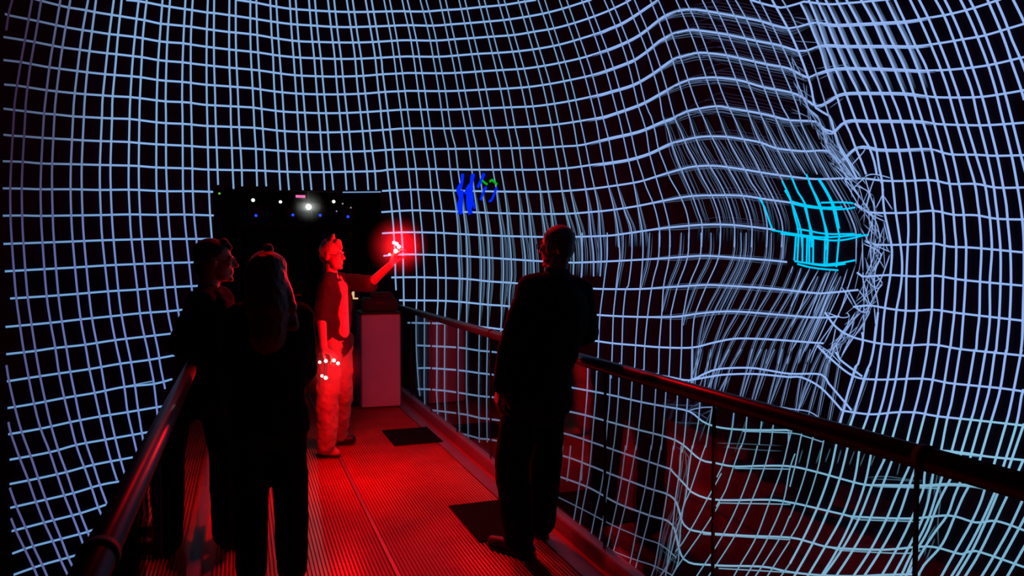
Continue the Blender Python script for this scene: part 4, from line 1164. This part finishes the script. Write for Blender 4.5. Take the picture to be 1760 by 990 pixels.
def clothing_top(root, J, Rc, material, grow=.018, hem=None, name='jacket', sleeve=1.0, wide=1.0, fold=.02, cuff=None):
    B = Blob()
    ch, pe = Vector(J['chest']), Vector(J['pelvis'])
    g = grow
    B.ell(ch, (.165 * wide + g, .115 + g, .20 + g), Rc)
    B.ell(ch.lerp(pe, .5), ((.15 + g) * wide, .105 + g, .18), Rc)
    B.ell(pe, ((.165 + g) * wide, .115 + g, .14), Rc)
    nk = Vector(J['neck'])
    B.cap(nk - Vector((0, 0, .035)), ch, .062 + g * .3, .11 + g)
    for s in 'lr':
        B.cap(nk - Vector((0, 0, .05)), J['s' + s], .055 + g * .5, .062 + g)
        B.cap(ch + (Vector(J['s' + s]) - ch) * .4, Vector(J['s' + s]), .11, .066 + g * .8)
        e = Vector(J['e' + s]); w_ = Vector(J['w' + s])
        if cuff is not None and s in cuff:
            q = Vector(J['s' + s]).lerp(e, cuff[s]); B.chain([J['s' + s], q], [.060 + g, .058 + g])
        else:
            B.chain([J['s' + s], e, e.lerp(w_, .95 * sleeve)], [.060 + g, .050 + g, .038 + g * .8])
    if hem:
        for p, r in hem: B.ell(p, r, Rc)
    return B.done(name, material, root, .008, 5, fold, .12)


def trousers(root, J, Rc, material, loose=.02, fold=.02, tip=.97, name='trousers'):
    B = Blob()
    B.ell(J['pelvis'], (.165, .118, .13), Rc)
    for s in 'lr':
        a = Vector(J['k' + s]).lerp(Vector(J['a' + s]), tip)
        B.chain([J['h' + s], J['k' + s], a], [.092 + loose * .4, .066 + loose, .054 + loose])
        B.cap(J['pelvis'], J['h' + s], .11, .095)
    return B.done(name, material, root, .008, 4, fold, .10)


BK = 'black'

# ---- the man on the right, seen from behind in a long dark jacket
J = dict(head=pz(957, 1.685, 4.04), neck=pz(957, 1.545, 4.05), chest=pz(955, 1.30, 4.04), pelvis=pz(925, .95, 4.06),
         sl=pz(912, 1.455, 3.93), sr=pz(994, 1.435, 4.15), el=pz(880, 1.17, 3.84), er=pz(1008, 1.215, 4.14),
         wl=pz(862, .955, 3.87), wr=pz(968, 1.12, 4.22), hl=pz(898, .92, 4.0), hr=pz(942, .92, 4.12),
         kl=pz(880, .50, 4.0), kr=pz(938, .50, 4.18), al=pz(892, .10, 4.0), ar=pz(930, .10, 4.26),
         fl=ground(918, 962), tl=ground(838, 936), fr=ground(938, 927), tr=ground(884, 903))
face = -RIGHT * .72 + AWAY * .62
chestd = -RIGHT * .55 + AWAY * .8
D_ = Vector((0, 0, -1))
root, L, Rh, Rc = person('man in a long black jacket standing with his back turned at the right handrail', J['fl'].lerp(J['fr'], .5), M['skin_dark'], J, face, chestd, 1.03,
                         hands=dict(l=(D_ - RIGHT * .25 + AWAY * .1, RIGHT * .8 + AWAY * .3, 1, .7), r=(-RIGHT * .8 + D_ * .3, -AWAY, -1, .6)))
clothing_top(root, J, Rc, M['suit'], .020, hem=[(pz(925, .98, 4.05), (.20, .15, .20)), (pz(924, .86, 4.05), (.215, .175, .16))], wide=1.22)
B = Blob(); B.cap(J['neck'] - Vector((0, 0, .005)), J['neck'] - Vector((0, 0, .03)), .066, .08); B.done('shirt_collar', M['grey_cloth'], root, .006, 3)
trousers(root, J, Rc, M['suit'], .030)
B = Blob(); B.ell(L(0, -.022, .040), (.076, .088, .080), Rh); B.ell(L(0, -.055, -.01), (.062, .045, .06), Rh); B.done('hair', M['hair'], root, .005, 3)
shoe(root, J['al'], J['fl'], J['tl'], M['leather']); shoe(root, J['ar'], J['fr'], J['tr'], M['leather'])
glasses(root, L, Rh); eyes(root, L)

# ---- the man holding up the red light
J = dict(head=pz(571, 1.655, 6.08), neck=pz(568, 1.52, 6.1), chest=pz(574, 1.27, 6.1), pelvis=pz(576, .95, 6.1),
         sl=pz(592, 1.435, 6.24), sr=pz(562, 1.43, 5.95), el=pz(636, 1.425, 6.08), er=pz(552, 1.15, 5.92),
         wl=pz(672, 1.585, 5.93), wr=pz(557, .93, 5.74), hl=pz(585, .93, 6.18), hr=pz(568, .93, 6.02),
         kl=pz(588, .50, 6.28), kr=pz(563, .50, 6.02), al=pz(583, .10, 6.5), ar=pz(561, .10, 6.06),
         fl=ground(576, 765), tl=ground(610, 763), fr=ground(546, 783), tr=ground(585, 786))
face = RIGHT * .93 - AWAY * .30
chestd = RIGHT * .88 - AWAY * .42
root, L, Rh, Rc = person('man in an open grey shirt and khaki trousers facing right, raising a red light', J['fl'].lerp(J['fr'], .5), M['skin'], J, face, chestd, 1.03,
                         hands=dict(l=(Vector((0, 0, 1)) * .85 + RIGHT * .35, RIGHT * .9 - AWAY * .3, 1, .75), r=(RIGHT * .75 - AWAY * .4 + D_ * .35, D_ * .3 - AWAY * .2 + Vector((0, 0, 1)) * -.8, -1, .7)))
B = Blob(); B.ell(J['chest'], (.168, .112, .20), Rc); B.ell(J['chest'].lerp(J['pelvis'], .5), (.148, .105, .18), Rc); B.cap(J['neck'] - Vector((0, 0, .05)), J['chest'], .066, .11)
B.cap(J['chest'] + Rc @ Vector((.015, .088, .13)), J['chest'].lerp(J['pelvis'], .75) + Rc @ Vector((.015, .092, 0)), .052, .056)
B.done('undershirt', M['polo'], root, .007, 4)
sh = clothing_top(root, J, Rc, M['shirt'], .014, hem=[(J['pelvis'] - Vector((0, 0, .02)) - Rc @ Vector((0, .02, 0)), (.19, .13, .15))], name='open_shirt', cuff={'l': .97, 'r': .95}, wide=1.04, fold=.03)
B = Blob()
for sx in (-1, 1): B.cap(J['neck'] + Rc @ Vector((sx * .055, .03, -.02)), J['neck'] + Rc @ Vector((sx * .04, .12, -.12)), .022, .012)
B.done('collar', M['polo'], sh, .005, 2)
trousers(root, J, Rc, M['khaki'], .026, .045, 1.0)
B = Blob()
B.ell(L(0, -.02, .052), (.079, .094, .075), Rh); B.ell(L(0, -.065, 0), (.062, .038, .07), Rh); B.cap(L(0, .05, .10), L(0, .075, .062), .035, .02)
B.cap(L(0, .0, .10), L(0, .012, .165), .040, .012); B.cap(L(0, -.05, .10), L(0, -.03, .13), .04, .02)
B.done('hair', M['hair_red'], root, .005, 2)
shoe(root, J['al'], J['fl'], J['tl'], M['leather']); shoe(root, J['ar'], J['fr'], J['tr'], M['shoe_tan'])
glasses(root, L, Rh); eyes(root, L)


def red_light(name, pts, rr, body, lab, power):
    c = sum((Vector(p) for p in pts), Vector()) / len(pts)
    r_ = empty(name, c, lab, 'light')
    b = Blob()
    for a_, b_ in body: b.cap(a_, b_, .013, .013)
    b.done('housing', M['case'], r_, .004, 2)
    for p, q in zip(pts, rr):
        b = bmesh.new(); ball(b, p, q); link('led', tomesh(b), M['led_red'], r_, True)
    ld = bpy.data.lights.new(name + '_glow', 'POINT')
    ld.energy = power; ld.color = RED; ld.shadow_soft_size = .05
    lo = bpy.data.objects.new(name + '_glow', ld); col.objects.link(lo)
    return c, lo


DH = 5.86
pts = [at(677, 417, DH), at(682, 419, DH), at(685.5, 424, DH), at(680, 431.5, DH), at(669.5, 437, DH)]
c, lo = red_light('hand_light', pts, [.013, .014, .016, .017, .009], [(at(682, 419, DH + .04), at(685, 426, DH + .04)), (at(685, 426, DH + .04), at(680, 440, DH + .04))],
                  'glowing red light held up in the raised hand', P_HIGH)
lo.location = at(690, 421, DH - .09)
DL = 5.62
pts = [at(549.5, 622.5, DL), at(560, 620.5, DL), at(574, 619.5, DL), at(581, 624.5, DL), at(553.5, 646, DL), at(560, 649.5, DL)]
c, lo = red_light('hand_light', pts, [.011, .013, .013, .013, .011, .014], [(at(549, 623, DL + .04), at(560, 621, DL + .04)), (at(560, 621, DL + .04), at(580, 623, DL + .04)), (at(560, 621, DL + .04), at(559, 648, DL + .04))],
                  'glowing red light with several bulbs held low at the waist', P_LOW)
lo.location = at(592, 634, DL - .28)

# ---- the woman with long hair, seen from behind
J = dict(head=pz(463, 1.535, 3.70), neck=pz(464, 1.40, 3.70), chest=pz(465, 1.17, 3.70), pelvis=pz(464, .85, 3.70),
         sl=pz(416, 1.325, 3.66), sr=pz(512, 1.315, 3.74), el=pz(408, 1.05, 3.72), er=pz(522, 1.05, 3.80),
         wl=pz(432, .93, 3.92), wr=pz(503, .93, 3.96), hl=pz(438, .84, 3.68), hr=pz(492, .84, 3.72),
         kl=pz(432, .46, 3.70), kr=pz(500, .46, 3.72), al=pz(432, .09, 3.64), ar=pz(502, .09, 3.66),
         fl=ground(428, 1008), tl=ground(440, 965), fr=ground(500, 1008), tr=ground(516, 965))
face = AWAY * .93 + RIGHT * .35
chestd = AWAY
root, L, Rh, Rc = person('woman with long loose hair and a dark coat seen from behind, nearest the camera', J['fl'].lerp(J['fr'], .5), M['skin'], J, face, chestd, .98,
                         hands=dict(l=(RIGHT + AWAY * .3, Vector((0, 0, -1)), 1, .6), r=(-RIGHT + AWAY * .3, Vector((0, 0, -1)), -1, .6)), female=True)
clothing_top(root, J, Rc, M['coat'], .020, hem=[(pz(462, .80, 3.70), (.205, .155, .16)), (pz(460, .93, 3.70), (.195, .15, .2))], name='coat', wide=1.08)
trousers(root, J, Rc, M['coat'], .022)
shoe(root, J['al'], J['fl'], J['tl'], M['leather']); shoe(root, J['ar'], J['fr'], J['tr'], M['leather'])
eyes(root, L)
B = Blob()
B.ell(L(0, -.018, .035), (.090, .106, .090), Rh)
B.cap(L(0, -.035, .0), pz(462, 1.37, 3.60), .100, .104); B.cap(pz(462, 1.37, 3.60), pz(461, 1.24, 3.58), .10, .085)
for px, z, r in ((430, 1.36, .042), (496, 1.38, .042), (424, 1.27, .036), (502, 1.29, .036), (445, 1.18, .045), (478, 1.18, .045)): B.cap(L(0, 0, 0) + (pz(px, z, 3.62) - L(0, 0, 0)) * .2, pz(px, z, 3.63), .078, r)
hr = B.done('long_hair', M['hair_light'], root, .006, 4, .012, .05)
B = Blob(); B.ell(L(-.005, -.0, .135), (.026, .026, .028), Rh); B.cap(L(-.06, .0, .105), L(-.02, .0, .118), .012, .016); B.done('hair_bun', M['hair_light'], hr, .005, 2)

# ---- the man leaning on the left handrail
J = dict(head=pz(371, 1.605, 4.14), neck=pz(359, 1.47, 4.14), chest=pz(360, 1.235, 4.10), pelvis=pz(376, .92, 4.16),
         sl=pz(375, 1.385, 4.28), sr=pz(346, 1.375, 3.98), el=pz(402, 1.15, 4.40), er=pz(313, 1.155, 4.02),
         wl=pz(405, 1.10, 4.62), wr=pz(333, 1.105, 4.24), hl=pz(384, .90, 4.22), hr=pz(376, .90, 4.10),
         kl=pz(392, .48, 4.26), kr=pz(388, .48, 4.10), al=pz(396, .10, 4.36), ar=pz(390, .10, 4.08),
         fl=ground(390, 912), tl=ground(425, 905), fr=ground(380, 940), tr=ground(420, 934))
face = RIGHT * .96 + AWAY * .22
chestd = RIGHT * .75 + AWAY * .65
root, L, Rh, Rc = person('man with his face in profile rimmed red, leaning on the left handrail', J['fl'].lerp(J['fr'], .5), M['skin'], J, face, chestd, 1.03,
                         hands=dict(l=(AWAY + D_ * .1, D_, 1, .5), r=(AWAY * .8 + RIGHT * .35, D_, -1, .5)))
clothing_top(root, J, Rc, M['coat'], .022, hem=[(pz(366, .90, 4.12), (.19, .15, .2)), (pz(366, .98, 4.12), (.19, .15, .2))], wide=1.1)
trousers(root, J, Rc, M['coat'], .022)
shoe(root, J['al'], J['fl'], J['tl'], M['leather']); shoe(root, J['ar'], J['fr'], J['tr'], M['leather'])
B = Blob(); B.ell(L(0, -.026, .044), (.083, .098, .086), Rh); B.ell(L(0, -.07, -.02), (.066, .045, .075), Rh); B.cap(L(0, .04, .10), L(0, .07, .075), .03, .018); B.done('hair', M['hair'], root, .005, 3)
glasses(root, L, Rh); eyes(root, L)

# ------------------------------------------------------------------ light on the wall, added red spot, glow halos
sl = bpy.data.lights.new('added_red_spot', 'SPOT')  # no such lamp in view; added to redden the near deck
sl.energy = P_OVER; sl.color = RED; sl.spot_size = math.radians(32); sl.spot_blend = 1.0; sl.shadow_soft_size = .06
so = bpy.data.objects.new('added_red_spot', sl); col.objects.link(so)
so.location = (1.25, 7.6, 5.4)
so.rotation_euler = (Vector((.9, 2.6, 0)) - so.location).to_track_quat('-Z', 'Y').to_euler()
for nm, loc, tgt, en in (('overhead_projector_spill', (1.2, 1.0, 6.2), (4.2, 5.0, 2.0), P_SPILL), ('overhead_projector_spill', (.6, 3.0, 6.2), (.6, 9.3, 3.2), P_SPILL * .4)):
    sl = bpy.data.lights.new(nm, 'SPOT')
    sl.energy = en; sl.color = (.42, .30, 1.0); sl.spot_size = math.radians(75); sl.spot_blend = .8; sl.shadow_soft_size = .1
    so = bpy.data.objects.new(nm, sl); col.objects.link(so)
    so.location = loc
    so.rotation_euler = (Vector(tgt) - Vector(loc)).to_track_quat('-Z', 'Y').to_euler()

ld = bpy.data.lights.new('projector_lens_light', 'POINT'); ld.energy = 1.6; ld.color = (.88, 1, .92); ld.shadow_soft_size = .02
lo = bpy.data.objects.new('projector_lens_light', ld); col.objects.link(lo); lo.location = at(530.5, 355.5, 10.12)
if HALO > 0:  # small scattering balls added to imitate the glare round the lamps
    hm = bpy.data.materials.new('glow_halo'); hm.use_nodes = True
    nt = hm.node_tree; nt.nodes.clear()
    o = nt.nodes.new('ShaderNodeOutputMaterial'); vsn = nt.nodes.new('ShaderNodeVolumeScatter')
    tc = nt.nodes.new('ShaderNodeTexCoord'); vl = nt.nodes.new('ShaderNodeVectorMath'); vl.operation = 'LENGTH'
    mr = nt.nodes.new('ShaderNodeMapRange'); mr.interpolation_type = 'SMOOTHSTEP'
    mr.inputs['From Min'].default_value = 0.0; mr.inputs['From Max'].default_value = .26
    mr.inputs['To Min'].default_value = HALO; mr.inputs['To Max'].default_value = 0.0
    nt.links.new(tc.outputs['Object'], vl.inputs[0]); nt.links.new(vl.outputs['Value'], mr.inputs['Value'])
    nt.links.new(mr.outputs['Result'], vsn.inputs['Density']); vsn.inputs['Anisotropy'].default_value = .2
    nt.links.new(vsn.outputs[0], o.inputs['Volume'])
    for c_, lb in ((at(684, 424, DH), 'added red glow halo round the raised light'), (at(572, 632, DL - .05), 'added red glow halo round the light at the waist'), (at(530.5, 355.5, 10.0), 'added pale glow halo round the bright projector lens')):
        b = bmesh.new(); ball(b, (0, 0, 0), .27, u=24, v=16)
        me = tomesh(b); me.materials.append(hm)
        hz = bpy.data.objects.new('glow_halo', me); col.objects.link(hz); hz.location = c_
        tag(hz, lb, 'glow halo', kind='stuff')
